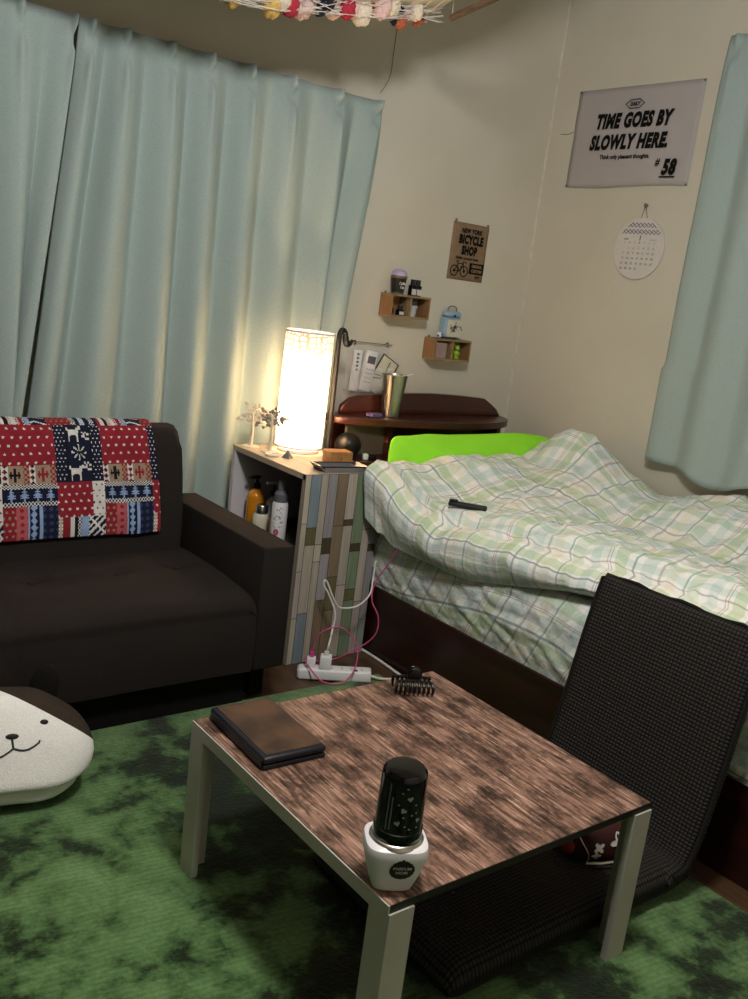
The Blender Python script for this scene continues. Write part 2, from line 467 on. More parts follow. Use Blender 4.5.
for a in (tx0, tx1-W):
    for b in (ty0-.003, ty1-W+.002):
        w_ = .014; xo, yo = (a, b); lx, ly = a < 1, b < 1
        L_ = [(0, 0), (W, 0), (W, w_), (w_, w_), (w_, W), (0, W)]
        L_ = [((q if lx else W-q)+xo, (r if ly else W-r)+yo) for q, r in L_]
        if lx != ly: L_ = L_[::-1]
        loc(MB().prism(L_, 'z', 0, tz-.0136)).build('leg', M['table_paint'], T, smooth=False)

# folded tablet case on the table
tc = thing('tablet_case', 'closed brown leather tablet case with navy edges on the table corner', 'case', (.872, 1.305, tz), radians(-2))
MB().box(-.064, -.105, 0, .064, .105, .010, .004, 2).build('lower_half', M['navy_leather'], tc)
MB().box(-.064, -.105, .011, .064, .105, .024, .005, 3).build('upper_half', M['navy_leather'], tc)
MB().box(-.055, -.096, .0235, .059, .098, .0252, .0007, 1).build('cover_panel', M['brown_leather'], tc)
MB().box(-.0665, -.1, .003, -.0635, .1, .020, .0012, 1).build('spine', M['navy_leather'], tc)

# nail polish shaped bottle
bt = thing('air_freshener', 'white nail polish shaped bottle with black patterned cap on front table corner', 'bottle', (.818, .866, tz), radians(-30))
prof = [(.026, 0), (.0295, .0015), (.032, .008), (.0405, .034), (.0452, .052), (.0462, .062), (.0445, .070), (.039, .074)]
body_ = MB().lathe(prof, 64, sq=3.6, sy=.9).build('bottle_body', M['white_plastic'], bt)
MB().lathe([(.0405, .0725), (.038, .0765), (.034, .0785)], 40).build('neck_ring', M['steel'], bt)
MB().lathe([(.0352, .074), (.0356, .076), (.0356, .093), (.0342, .094), (.0325, .172), (.0312, .178), (.027, .182), (.012, .1828)], 40).build('cap', M['black_gloss'], bt)
def on_cap(a, z):
    r = .0342-(z-.094)*(.0017/.078)+.0005
    return Vector((r*sin(a), -r*cos(a), z))
mb = MB()
def cap_patch(mb, pts):
    vs = [mb.bm.verts.new(on_cap(a, z)) for a, z in pts]; mb.bm.faces.new(vs)
for (a0, z0, s, ro) in ((.15, .150, 1, .2), (-.08, .132, 1, -.6), (-.28, .112, 1, .4), (.62, .116, .9, -.3)):
    pts = []
    for k in range(20):
        th = 2*pi*k/20
        hx = .0042*(sin(th)**3); hy = .0042*(13*cos(th)-5*cos(2*th)-2*cos(3*th)-cos(4*th))/16
        X = hx*cos(ro)-hy*sin(ro); Y = hx*sin(ro)+hy*cos(ro)
        pts.append((a0+X*s/.033, z0+Y*s))
    cap_patch(mb, pts)
for (a0, z0) in ((0.0, .165), (.45, .14), (.3, .125), (.5, .128), (-.05, .122), (-.3, .14), (.25, .104), (.6, .105), (-.2, .158), (.05, .108)):
    cap_patch(mb, [(a0+.05*cos(2*pi*k/8), z0+.0012*sin(2*pi*k/8)) for k in range(8)])
mb.build('cap_print', M['cap_print'], bt, recalc=False)
mb = MB()
for a, z0, z1 in ((-.78, .098, .168), (-.62, .100, .150)):
    vs = [on_cap(a, z0), on_cap(a+.06, z0), on_cap(a+.06, z1), on_cap(a, z1)]
    mb.bm.faces.new([mb.bm.verts.new(v) for v in vs])
mb.build('cap_stripe', M['tag'], bt, recalc=False)
bpy.context.view_layer.update()
def press(o, target, off):
    '''lay a flat print (drawn in x, z) onto the front of a body'''
    for v in o.data.vertices:
        ok, l, n_, i = target.ray_cast(Vector((v.co.x, -.5, v.co.z)), Vector((0, 1, 0)))
        if ok: v.co = l+n_*off
    return o
def disc_grid(r, wav, cz, cx=0.0, rings=6, n=64):
    mb = MB(); prev = None
    c = mb.bm.verts.new((cx, 0, cz))
    for j in range(1, rings+1):
        ring = []
        for k in range(n):
            a = 2*pi*k/n; rr = r*j/rings*(1+wav*.35*cos(16*a)*(j == rings)+.16*(j == rings)*math.exp(-((a-pi/2)/.28)**2)*(.6+.4*cos(20*a)))
            ring.append(mb.bm.verts.new((cx+rr*1.1*cos(a), 0, cz+rr*sin(a))))
        for k in range(n):
            if prev is None: mb.bm.faces.new((c, ring[k], ring[(k+1) % n]))
            else: mb.bm.faces.new((prev[k], ring[k], ring[(k+1) % n], prev[(k+1) % n]))
        prev = ring
    return mb
press(disc_grid(.0165, .07, .043, .006).build('badge', M['black_matte'], bt, recalc=False), body_, .0006)
def flat_text(body, size, cx, cz, mat, parent, sx, off):
    o = lettering(body, size, mat, parent, (0, 0, 0), (0, 0, 0), 1, 0, off, depth=0)
    for v in o.data.vertices: v.co = Vector((cx+v.co.x*sx, 0, cz+v.co.y))
    return o
press(flat_text('PARFUM', .0072, .006, .0445, M['white_paper'], bt, 1.0, .0001), body_, .0012)
press(flat_text('NOIR', .0072, .006, .0368, M['white_paper'], bt, 1.0, .0001), body_, .0012)

# hair claw clip on the back corner of the table
hc = thing('hair_clip', 'black claw hair clip on the far corner of the table', 'hair clip', (1.262, 1.352, tz), radians(-30))
for s in (-1, 1):
    mb = MB().tube([(-.040, s*.013, .027), (0, s*.012, .030), (.040, s*.013, .027)], [.0035, .0045, .0035], 8)
    for k in range(9):
        x = -.039+.078*k/8
        mb.tube(catmull([(x*.97, s*.013, .028), (x, s*.022, .022), (x*1.02, s*.025, .012), (x*1.02, s*.019, .003)], 4), [.0034]*9+[.003, .0026, .0022, .0016], 7)
    mb.build('claw', M['black_plastic'], hc)
MB().tube([(-.016, 0, .031), (.016, 0, .031)], .006, 8).build('hinge', M['black_plastic'], hc)
for s in (-1, 1):
    MB().sphere((0, s*.007, .043), .016, sx=1, sy=.28, sz=.85).build('thumb_tab', M['black_gloss'], hc)

# ------------------------------------------------------------------ floor chair
C = thing('floor_chair', 'black waffle cloth legless floor chair leaning back against the bed side', 'chair', (1.45, 1.075, 0))
def cl(mb): return mb.xf(Matrix.Translation((-1.45, -1.075, 0)))
cy0, cy1 = .867, 1.282
def slab(pathf, thick, y0, y1, nu, nv, rnd):
    """closed cushion slab: pathf(v)->(x,z),(nx,nz); edges rounded"""
    mb = MB(); loops = []
    K = 7
    # cross-section around: top face y0->y1, round, bottom face y1->y0, round
    sec = []
    for i in range(nu+1): sec.append((y0+rnd+(y1-y0-2*rnd)*i/nu, 1.0))
    for k in range(1, K): sec.append((y1-rnd+rnd*sin(pi*k/K), cos(pi*k/K)))
    for i in range(nu+1): sec.append((y1-rnd-(y1-y0-2*rnd)*i/nu, -1.0))
    for k in range(1, K): sec.append((y0+rnd-rnd*sin(pi*k/K), -cos(pi*k/K)))
    m = len(sec)
    L = 0; last = None
    for j in range(nv+1):
        v = j/nv; (x, z), (nx, nz_) = pathf(v)
        if last: L += math.hypot(x-last[0], z-last[1])
        last = (x, z)
        edge = min(1.0, math.sqrt(max(0, 1-(1-min(v, 1-v)*nv/3)**2)) if min(v, 1-v)*nv < 3 else 1.0)
        edge = max(edge, .12)
        th = thick*.5*edge
        loops.append(([mb.bm.verts.new((x+nx*th*s, y, z+nz_*th*s)) for y, s in sec], L))
    for (A, la), (B, lb) in zip(loops, loops[1:]):
        for i in range(m):
            f = mb.bm.faces.new((A[i], A[(i+1) % m], B[(i+1) % m], B[i]))
            ys = (sec[i][0], sec[(i+1) % m][0])
            for l, uv in zip(f.loops, ((ys[0], la), (ys[1], la), (ys[1], lb), (ys[0], lb))): l[mb.uv].uv = uv
    mb.bm.faces.new(loops[0][0][::-1]); mb.bm.faces.new(loops[-1][0])
    return mb
def back_path(v):
    pts = [(1.575, .046), (1.630, .058), (1.657, .10), (1.675, .16), (1.70, .27), (1.722, .38), (1.745, .48), (1.765, .555)]
    t = v*(len(pts)-1); i = min(int(t), len(pts)-2); f = t-i
    c = catmull([(p[0], 0, p[1]) for p in pts], 8); k = min(int(v*(len(c)-1)+.5), len(c)-1)
    p = c[k]; q = c[min(k+1, len(c)-1)]-c[max(k-1, 0)]; q.normalize()
    return (p.x, p.z), (-q.z, q.x)
def seat_path(v):
    return (.985+.668*v, .040+.004*sin(v*pi)), (0, 1)
cl(slab(back_path, .044, cy0-.006, cy1, 16, 48, .02)).build('backrest', M['waffle'], C, angle=75)
cl(slab(seat_path, .070, cy0, cy1-.01, 16, 40, .03)).build('seat', M['waffle'], C, angle=75)
mb = MB()
pts = []
for v in [i/24 for i in range(1, 24)]:
    (x, z), n_ = back_path(v); pts.append((x+n_[0]*.018, cy0-.008, z+n_[1]*.018))
(x, z), n_ = back_path(.985)
pts += [(x+n_[0]*.008, cy0+.02, z+.004)]+[(x+n_[0]*.008, cy0+.02+(cy1-cy0-.04)*k/10, z+.006+.004*sin(k*1.7)) for k in range(1, 11)]
for v in [i/24 for i in range(23, 0, -1)]:
    (x, z), n_ = back_path(v); pts.append((x+n_[0]*.018, cy1-.004, z+n_[1]*.018))
mb.tube(pts, .004, 6)
cl(mb).build('piping', M['chair_trim'], C)

# patterned pouch on the seat
pz = .080
P = thing('pouch', 'dark maroon zip pouch with white flower print lying on the floor chair seat', 'pouch', (1.482, .985, pz), radians(-32)); P.scale = (1.18, 1.1, 1.35)
mb = MB().sphere((0, 0, .031), 1, 28, 14, sx=.07, sy=.045, sz=.031, e=.7)
mb.build('pouch_body', M['maroon'], P)
def flower(mb, cx, cz, r, ro):
    n = 40; pts = []
    for k in range(n):
        a = 2*pi*k/n; rr = r*(.45+.55*abs(cos(2*a))**1.5)
        pts.append((cx+rr*cos(a+ro), cz+rr*sin(a+ro)))
    return pts
mb = MB()
for (cx, cz, r, ro) in ((.022, .041, .0145, .3), (-.010, .030, .010, .8), (-.012, .016, .008, .2), (.05, .03, .008, .4)):
    vs = []
    for (x, z) in flower(mb, cx, cz, r, ro):
        q = max(0, 1-(abs(x)/.07)**2.9-(abs(z-.031)/.031)**2.9)
        vs.append(mb.bm.verts.new((x, -.045*q**.345-.0012, z)))
    c0 = mb.bm.verts.new(sum((v.co for v in vs), Vector())/len(vs))
    for a, b in zip(vs, vs[1:]+vs[:1]): mb.bm.faces.new((c0, a, b))
mb.build('flower_print', M['white_paper'], P, recalc=False)
MB().sphere((-.05, -.012, .026), .026, 16, 10, sz=.85).build('red_patch', M['red'], P)
mb = MB().tube([(-.03, -.05, .006), (-.005, -.053, .009), (.02, -.05, .012)], .0028, 6); mb.tube(catmull([(-.03, -.05, .006), (-.028, -.049, .02), (-.04, -.044, .036), (-.05, -.03, .05)], 5), .0012, 6)
mb.build('zip_pull', M['steel'], P)

# ------------------------------------------------------------------ sofa
SX0, SX1 = .02, 1.335
S = thing('sofa', 'dark brown fabric two seat sofa with square armrests against the curtain', 'sofa', (.68, 2.25, 0))
def sl(mb): return mb.xf(Matrix.Translation((-.68, -2.25, 0)))
AW = .098
for x0 in (SX0, SX1-AW):
    sl(MB().box(x0, 1.95, .108, x0+AW, 2.53, .452, .009, 2)).build('armrest', M['sofa'], S)
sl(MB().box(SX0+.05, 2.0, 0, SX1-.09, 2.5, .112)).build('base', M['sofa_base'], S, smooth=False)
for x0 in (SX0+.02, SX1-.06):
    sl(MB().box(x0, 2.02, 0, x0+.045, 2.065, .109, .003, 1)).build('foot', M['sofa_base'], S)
# seat with tufts
sx0, sx1, sy0, sy1 = SX0+AW+.001, SX1-AW-.001, 1.952, 2.40
tufts = [(.315, 2.215), (.52, 2.215), (.735, 2.215), (.96, 2.215), (1.135, 2.225)]
def seat_top(u, v):
    # v: 0 bottom front -> front face up -> over the top to the back
    x = sx0+(sx1-sx0)*u
    L = v*(.19+.06+.42)
    if L < .17: y, z = sy0+.004-.006*sin(L/.17*pi), .108+L
    elif L < .25:
        a = (L-.17)/.08*pi/2; y, z = sy0+.05-.05*cos(a), .278+.05*sin(a)
    else:
        d = (L-.25)/.42; y, z = sy0+.05+d*(sy1-sy0-.05), .328+.012*sin(d*pi)
        for tx, ty in tufts:
            q = math.hypot((x-tx)/1.3, y-ty); z -= .020*math.exp(-(q/.028)**2)+.008*math.exp(-(q/.09)**2)
    z += .003*nz(x*6, y*6, 1)
    side = min(u, 1-u)
    if L >= .17: z -= .02*math.exp(-(side/.012)**2)
    # seam line down the middle of each seat
    for s_ in (.62,):
        z -= .004*math.exp(-((x-s_)/.006)**2); y += .004*math.exp(-((x-s_)/.006)**2)*(L < .25)
    return (x, y, z)
mb = MB().grid(seat_top, 110, 60)
mb.box(sx0+.004, sy0+.012, .106, sx1-.004, sy1, .27)
sl(mb).build('seat', M['sofa'], S, recalc=False)
for tx, ty in tufts:
    sl(MB().sphere((tx, ty, .319), .009, 12, 8, sz=.4)).build('tuft_button', M['sofa'], S)
# backrest
def backpoly():
    pts = [(2.345, .30), (2.352, .40), (2.375, .55), (2.392, .62), (2.402, .652), (2.417, .672), (2.438, .682), (2.465, .682), (2.490, .674), (2.508, .655), (2.515, .63), (2.525, .45), (2.525, .12), (2.41, .12), (2.41, .30)]
    return pts
sl(MB().prism(backpoly(), 'x', SX0+.105, 1.205, .018, 3)).build('backrest', M['sofa'], S, angle=60)

# ------------------------------------------------------------------ blanket
DEER = ["..........##", "#.......####", "##########..", ".#########..", ".########...", ".##....##...", ".#......#...", ".#......#...", ".#......#..."]
ANT = ["#.#.", ".#.#", "##..", "..##"]
TREE = ["..#..", ".###.", "..#..", ".###.", "#####", ".###.", "#####", "..#..", "..#.."]
cR, cN, cW, cT, cK, cB, cD = lin('#8e2431'), lin('#151a34'), lin('#dcd9d6'), lin('#a08a76'), lin('#14121a'), lin('#8ea6cf'), lin('#b65a60')
def dots(x, y, p, r, ground, ink, st=True):
    j = math.floor(y/p); xx = x+(p/2 if st and j % 2 else 0)
    dx = (xx % p)-p/2; dy = (y % p)-p/2
    return ink if dx*dx+dy*dy < r*r else ground
def bmp(B, x, y, x0, y0, w, h):
    if x0 <= x < x0+w and y0 <= y < y0+h:
        r = B[int((y-y0)/h*len(B))]; return r[min(int((x-x0)/w*len(r)), len(r)-1)] == '#'
    return False
def strip(x, y, pal, p):
    k = int(x/p) % len(pal); c = pal[k]
    if k % 2: 
        return cW if (int(y/7)+int(x/5)) % 2 else c
    return c
def blanket_col(X, Y):
    # X, Y in design units (repeat 372 wide)
    x = (X-12) % 372; y = Y
    if y < 92:
        if y < 45: y2 = 45
        if x < 95: return strip(x, y, [cR, cW, cK, cT, cW, cR], 14)
        if x < 180: return (cW if abs(((y-48) % 44)-22 - abs((x-137))*.5) < 4 else cN) if x > 120 else strip(x, y, [cB, cN], 13)
        if x < 270: return dots(x, y, 20, 4, cR, cT)
        return strip(x, y, [cN, cB, cN, cN], 18)
    if x < 195:
        if y < 240: return dots(x, y, 31, 4.6, cR, cW)
        if y < 310:
            q = x % 98
            if q < 22: return cW if abs((y % 22)-11)-4 < abs(q-11)-3 else (cR if q < 11 else cK)
            if q < 75:
                c = cT
                if abs(q-48) < 5 and abs((y-275)) < 26 or abs(y-275) < 5 and abs(q-48) < 20 or abs(abs(q-48)-14) < 3 and abs(y-275) < 13: return cK if x < 98 else cR
                return c
            return cR if (int(y/9)+int(q/9)) % 2 else cT
        if y < 388:
            if y < 326 or y > 374: return cW if (int(x/6)+int(y/6)) % 2 else cN
            for k in range(4):
                if bmp(TREE, x, y, 16+46*k, 328, 30, 44): return cB
            return cN
        if x < 45: return dots(x, y, 22, 5, cR, cT)
        if x < 85: return dots(x, y, 26, 7, cD, cR, False)
        if x < 130: return cB if abs(((y % 24)-12))*.8+abs(x-107)*1.0 < 12 or x < 92 or x > 125 else cN
        if x < 140: return cB
        return dots(x, y, 26, 8, cN, lin('#343d63'), False)
    # deer column and below
    if y < 306:
        q = x-195
        if q < 45 or q > 140: return dots(x, y, 15, 2.6, cN, cW)
        if q < 49 or q > 136: return cK
        if bmp(DEER, x, y, 246, 96, 56, 62) or bmp(DEER, x, y, 246, 240, 56, 62): return cW
        if bmp(ANT, x, y, 302, 118, 26, 30) or bmp(ANT, x, y, 302, 230, 26, 34): return cW
        dx, dy = x-287, y-196
        rr = math.hypot(dx, dy); a = math.atan2(dy, dx)
        if rr < 28 and (abs(math.sin(4*a)) < .42 and rr > 6): return cW
        return cN
    if y < 434:
        if x < 325: return dots(x, y, 28, 4.6, cR, cW)
        return dots(x, y, 22, 3.4, cW, cN)
    if x < 268: return strip(x, y, [cR, cW, cK, cT, cR], 15)
    if x < 310: return strip(x, y, [cB, cN, cB], 14)
    return cW if abs(abs((y-470))-abs(x-340)) < 5 else (cN if int((x+y)/9) % 3 else cW)
U = .437/607
BW, BH = 607+330, 430
bx1 = 1.128
PATH = catmull([(0, 2.530, .50), (0, 2.522, .62), (0, 2.506, .672), (0, 2.470, .692), (0, 2.432, .690), (0, 2.404, .668), (0, 2.385, .622), (0, 2.367, .55), (0, 2.343, .43), (0, 2.339, .392)], 10)
cum = [0]
for a, b in zip(PATH, PATH[1:]): cum.append(cum[-1]+(b-a).length)
TOT = cum[-1]
def bl_pt(u, v):
    d = v*TOT
    k = max(i for i in range(len(cum)) if cum[i] <= d+1e-9); k = min(k, len(cum)-2)
    f = (d-cum[k])/(cum[k+1]-cum[k]); p = PATH[k].lerp(PATH[k+1], f)
    x = bx1-BW*U*(1-u)
    x += -.012*(1-v)*u+.004*sin(v*9)*u
    w = .004*nz(x*9, v*5, 3)
    return (x, p.y-abs(w)*1.2, p.z+w*.6+.006*sin(x*7)*(v > .9)*0)
def bl_col(u, v):
    s = (v*TOT-TOT)/U+512   
    X = 607-BW*(1-u)
    return blanket_col(X, s)
mb = MB().grid(bl_pt, 300, 190, colf=bl_col)
bl = mb.build('blanket', attr_mat('patchwork_fleece', .95, .15), recalc=False)
sm = bl.modifiers.new('thickness', 'SOLIDIFY'); sm.thickness = .005; sm.offset = 1
tag(bl, 'red and navy patchwork fleece blanket with reindeer draped over the sofa back', 'blanket')

# ------------------------------------------------------------------ plush dog cushion
D = thing('dog_cushion', 'white plush cushion with a sleepy dog face on the green rug by the sofa', 'cushion', (.552, 1.812, 0), radians(-16)); D.scale = (.98, .98, .98)
def body_pt(u, v):
    a = 2*pi*u; th = -pi/2+pi*v
    e = .82
    def pw(q, k): return math.copysign(abs(q)**k, q)
    x = .192*pw(cos(th), .8)*pw(cos(a), e); y = .118*pw(cos(th), .8)*pw(sin(a), e); z = .118*pw(sin(th), .75)
    z2 = z+.118
    # front leans back, seam pinch near the base
    pin = math.exp(-((z2-.052)/.011)**2); x *= 1-.07*pin; y *= 1-.13*pin
    top = max(0, z2-.07)
    y += top*.42*(1 if y < 0 else .1)*(abs(min(y, 0))/.118)
    x *= 1-.30*smooth(.1, .24, z2)
    k = .004*nz(x*14, y*14, z*14)
    return (x, y+k, max(.0, z2+k))
def patch_face(c):
    return c.z > .150 and c.x > -.01 and (c.z-.150) > (.085-c.x)*.55 or (c.z > .11 and c.y > .02 and c.x > -.02)
mb = MB().grid(body_pt, 72, 44)
bmesh.ops.remove_doubles(mb.bm, verts=mb.bm.verts[:], dist=.0004)
bmesh.ops.recalc_face_normals(mb.bm, faces=mb.bm.faces[:])
PN, PD = Vector((.5, .45, .74)), .180
bmesh.ops.bisect_plane(mb.bm, geom=mb.bm.verts[:]+mb.bm.edges[:]+mb.bm.faces[:], dist=1e-5, plane_co=PN.normalized()*(PD/PN.length), plane_no=PN.normalized())
for f in mb.bm.faces: f.material_index = 1 if f.calc_center_median().dot(PN) > PD else 0
db = mb.build('body', [M['plush'], M['plush_dark']], D, angle=90)
def surf(x, z):
    """front surface of the plush at local x, z"""
    ok, l, n_, i = db.ray_cast(Vector((x, -.6, z)), Vector((0, 1, 0)))
    return Vector((l.x, l.y-.001, l.z)) if ok else Vector((x, -.08, z))
bpy.context.view_layer.update()
for ex in (-.052, .082):
    c = surf(ex, .192); MB().sphere((c.x, c.y, c.z), .0075, 14, 8, sx=1.15, sy=.5, sz=.8).build('eye', M['thread'], D)
c = surf(.020, .174); MB().sphere(tuple(c), .011, 14, 8, sx=1.2, sy=.45, sz=.55).build('nose', M['thread'], D)
mb = MB()
mb.tube([surf(.020, .172), surf(.021, .163), surf(.023, .153)], .0022, 6)
mb.tube([surf(.023, .153)]+[surf(.023+.05*t, .153-.008*sin(t*pi)+.006*t) for t in (.2, .4, .6, .8, 1)]+[surf(.074, .163)], .002, 6)
mb.tube([surf(.023, .153)]+[surf(.023-.05*t, .153-.016*t-.006*sin(t*pi)) for t in (.2, .4, .6, .8, 1)], .002, 6)
mb.build('mouth', M['thread'], D)
for s in (1, -1):
    mb = MB().sphere((0, 0, 0), 1, 16, 10, sx=.032, sy=.014, sz=.055)
    mb.xf(Matrix.Translation((s*.085, .055, .222)) @ Matrix.Rotation(s*.15, 4, 'Y'))
    mb.build('ear', M['ear_black'] if s > 0 else M['plush'], D)

# ------------------------------------------------------------------ curtains
def curtain(name, label, plan, z0, z1, pleats, place, lean=lambda x, z: 0, amp=.030, seed=0, n=160, m=60, mod=None):
    """plan: range of the along-wall coordinate; place(a, d, z) -> world"""
    a0, a1 = plan
    P = [pleats[0]-(pleats[1]-pleats[0])]+list(pleats)+[pleats[-1]+(pleats[-1]-pleats[-2])]
    def ph(a): return lerp(P, list(range(len(P))), a)
    def fn(u, v):
        a = a0+(a1-a0)*u; z = z1-(z1-z0)*v
        p = ph(a); fr = p-math.floor(p); fr = min(fr, 1-fr)       # 0 at a pleat
        i = round(p)
        k = .55+.55*noise.noise(Vector((i*3.7+seed, 0, 0)))+.45
        top = math.exp(-(z1-z)/.11)
        ridge = math.exp(-(fr/.16)**2)
        wave = .5+.5*cos(2*pi*fr)
        d = amp*((1-top)*(k*wave**.75+.16*nz(a*6, z*1.1, seed)) + top*(.62*math.exp(-(fr/.06)**2)-.05+.10*wave))
        # pinch notch under each pleat
        d += amp*math.exp(-((z1-z-.06)/.022)**2)*(-math.exp(-(fr/.07)**2)*.75)
        d += .008*nz(a*3, z*2, seed+5)*(1-top)
        zz = z
        if mod: a, d, zz = mod(a, d, zz, u, v)
        return place(a+lean(a, z), d, zz)
    mb = MB().grid(fn, n, m)
    return mb
def placeA(a, d, z): return (a, 2.728-d, z)
ZR = 1.742
plR = [1.0, 1.098, 1.235, 1.362, 1.5, 1.65, 1.83, 1.995]
def leanR(x, z):
    t = smooth(.0, 1.2, (ZR-z)); e = (ZR-z)
    left = -.105*min(1, e/1.1)*(1-smooth(.98, 1.25, x))
    rightb = -.10*min(1, e/.9)*smooth(1.75, 2.02, x)
    return left+rightb
def hook_bits(root, pleats, place, z, d=.035):
    for p in pleats:
        x, y, zz = place(p, d*.15, z+.004)
        MB().tube([(x, y, zz), (x, y+.002, zz+.012)], .0025, 6).build('curtain_hook', M['wire'], root)
cR_ = thing('curtain', 'pale blue green pleated curtain panel running from the gap to behind the lit lamp', 'curtain', (1.5, 2.70, 0), 0, 'pale blue green curtains')
mb = curtain('curtain', '', (.968, 2.018), .03, ZR+.008, plR, placeA, leanR, .064, 1, 260, 70)
o = mb.build('cloth', M['curtain'], None, angle=80, recalc=False); o.parent = cR_; o.location = (-1.5, -2.70, 0)
sm = o.modifiers.new('t', 'SOLIDIFY'); sm.thickness = .003
plL = [.36, .51, .66, .81, .955]
def leanL(x, z):
    e = ZR-z; return -.115*min(1, e/1.1)*smooth(.8, .95, x)
cL_ = thing('curtain', 'pale blue green pleated curtain panel at the left edge behind the sofa', 'curtain', (.65, 2.70, 0), 0, 'pale blue green curtains')
mb = curtain('curtain', '', (.25, .956), .03, ZR+.008, plL, placeA, leanL, .052, 9, 170, 70)
o = mb.build('cloth', M['curtain'], None, angle=80, recalc=False); o.parent = cL_; o.location = (-.65, -2.70, 0)
sm = o.modifiers.new('t', 'SOLIDIFY'); sm.thickness = .003
# rail
rl = MB().box(.15, 2.738, ZR-.018, 2.01, 2.750, ZR+.004, .003, 1).box(.2, 2.75, ZR-.008, .23, YA, ZR+.002).box(1.9, 2.75, ZR-.008, 1.93, YA, ZR+.002).build('curtain_rail', M['rail'])
tag(rl, 'dark curtain rail along the top of the long pleated curtains', 'curtain rail')

def placeB(a, d, z): return (2.872-d, a, z)
plB = [1.02, 1.22, 1.42, 1.62, 1.80, 1.965]
def modB(a, d, z, u, v):
    # lower corner swings up a little at the free edge
    e = smooth(.80, 1.0, u); zz = z
    if z < .9: zz = z+(.9-z)/.28*(.045*e**3+.02*sin(a*21))
    return a, d, zz
cB_ = thing('curtain', 'short pale blue green curtain hanging over the bed on the poster wall', 'curtain', (2.872, 1.5, 0), 0, 'pale blue green curtains')
mb = curtain('curtain', '', (.95, 1.996), .625, 2.085, plB, placeB, lambda a, z: .012*smooth(1.7, 1.95, a)*(z < 1), .026, 23, 170, 70, modB)
o = mb.build('cloth', M['curtain'], None, angle=80, recalc=False); o.parent = cB_; o.location = (-2.872, -1.5, 0)
sm = o.modifiers.new('t', 'SOLIDIFY'); sm.thickness = .003
rb = MB().box(2.882, .9, 2.058, 2.900, 1.98, 2.074, .003, 1).box(2.9, 1.0, 2.06, XB, 1.03, 2.07).box(2.9, 1.9, 2.06, XB, 1.93, 2.07).build('curtain_rail', M['rail'])
tag(rb, 'short curtain rail above the bed curtain on the poster wall', 'curtain rail')

# ------------------------------------------------------------------ cabinet
CX0, CX1, CY0, CY1, CH = 1.50, 1.788, 2.18, 2.617, .585
K = thing('shelf_cabinet', 'open box cabinet with pastel striped plank side between sofa and bed', 'cabinet', (CX0, CY0, 0))
def kl(mb): return mb.xf(Matrix.Translation((-CX0, -CY0, 0)))
TH = .018; FB = -.011
kl(MB().box(CX0, CY0+.002, CH-TH, CX1, CY1, CH, .001, 1)).build('top_panel', M['cab_top'], K, smooth=False)
kl(MB().box(CX0+.002, CY0+.002, FB, CX1-.002, CY1, FB+TH)).build('bottom_panel', M['cabinet_light'], K, smooth=False)
kl(MB().box(CX0, CY1-TH, FB+TH, CX1, CY1, CH-TH)).build('side_panel', M['cabinet_light'], K, smooth=False)
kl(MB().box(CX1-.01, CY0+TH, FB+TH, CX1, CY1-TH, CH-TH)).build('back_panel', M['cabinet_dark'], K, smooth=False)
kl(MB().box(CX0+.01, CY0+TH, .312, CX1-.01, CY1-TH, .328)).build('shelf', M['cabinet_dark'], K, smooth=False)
# striped near side, planks of uneven length
mb = MB(); mb.col = mb.bm.loops.layers.float_color.new('Col')
cols = {'g': '#8a948f', 'b': '#73808a', 'c': '#b0a698', 'w': '#a89f94', 't': '#7a6b58', 'n': '#5f5a3e', 'e': '#75856c', 'd': '#48402f', 'p': '#a19693', 's': '#8f8b90'}
colsW = [.020, .036, .026, .034, .038, .036, .040, .030, .028]
seq = ['c|w|p|c', 'b3|n1|w4|b3', 'w4|c1|w6', 's4|d1|s3|t4', 't3|t3|n2|t3', 'w3|d.4|w4|p3|w2', 'e3.6|d.4|e2|n.6|e3', 'w3|w4|p3', 's4|d.4|s4|g2']
x = CX0
tw = sum(colsW); L = CX1-CX0
def face(pts, c):
    f = mb.bm.faces.new([mb.bm.verts.new(p) for p in pts])
    for l in f.loops: l[mb.col] = c
for w_, sq in zip(colsW, seq):
    w_ = w_*L/tw
    parts = sq.split('|'); ws = [float(p[1:]) if len(p) > 1 else 1 for p in parts]; tot = sum(ws); z = CH
    face([(x, CY0+.0012, 0+FB), (x+w_, CY0+.0012, FB), (x+w_, CY0+.0012, CH), (x, CY0+.0012, CH)], lin('#2f2a24'))
    for p, h in zip(parts, ws):
        h = h/tot*(CH-FB); c = lin(cols[p[0]]); k = random.uniform(1.1, 1.4); c = tuple(q*k for q in c[:3])+(1,)
        g = .0009
        face([(x+g, CY0, z-h+g), (x+w_-g, CY0, z-h+g), (x+w_-g, CY0, z-g), (x+g, CY0, z-g)], c)
        z -= h
    x += w_
wd = lin('#a79a8b')
face([(CX0, CY0, FB), (CX0, CY0+TH, FB), (CX0, CY0+TH, CH), (CX0, CY0, CH)][::-1], wd)
face([(CX0, CY0+TH, FB), (CX1, CY0+TH, FB), (CX1, CY0+TH, CH), (CX0, CY0+TH, CH)][::-1], lin('#2b2622'))
face([(CX1, CY0, FB), (CX1, CY0+TH, FB), (CX1, CY0+TH, CH), (CX1, CY0, CH)], wd)
kl(mb).build('striped_side', attr_mat('pastel_planks', .6, .1, (120, 120, 6)), K, smooth=False, recalc=False)

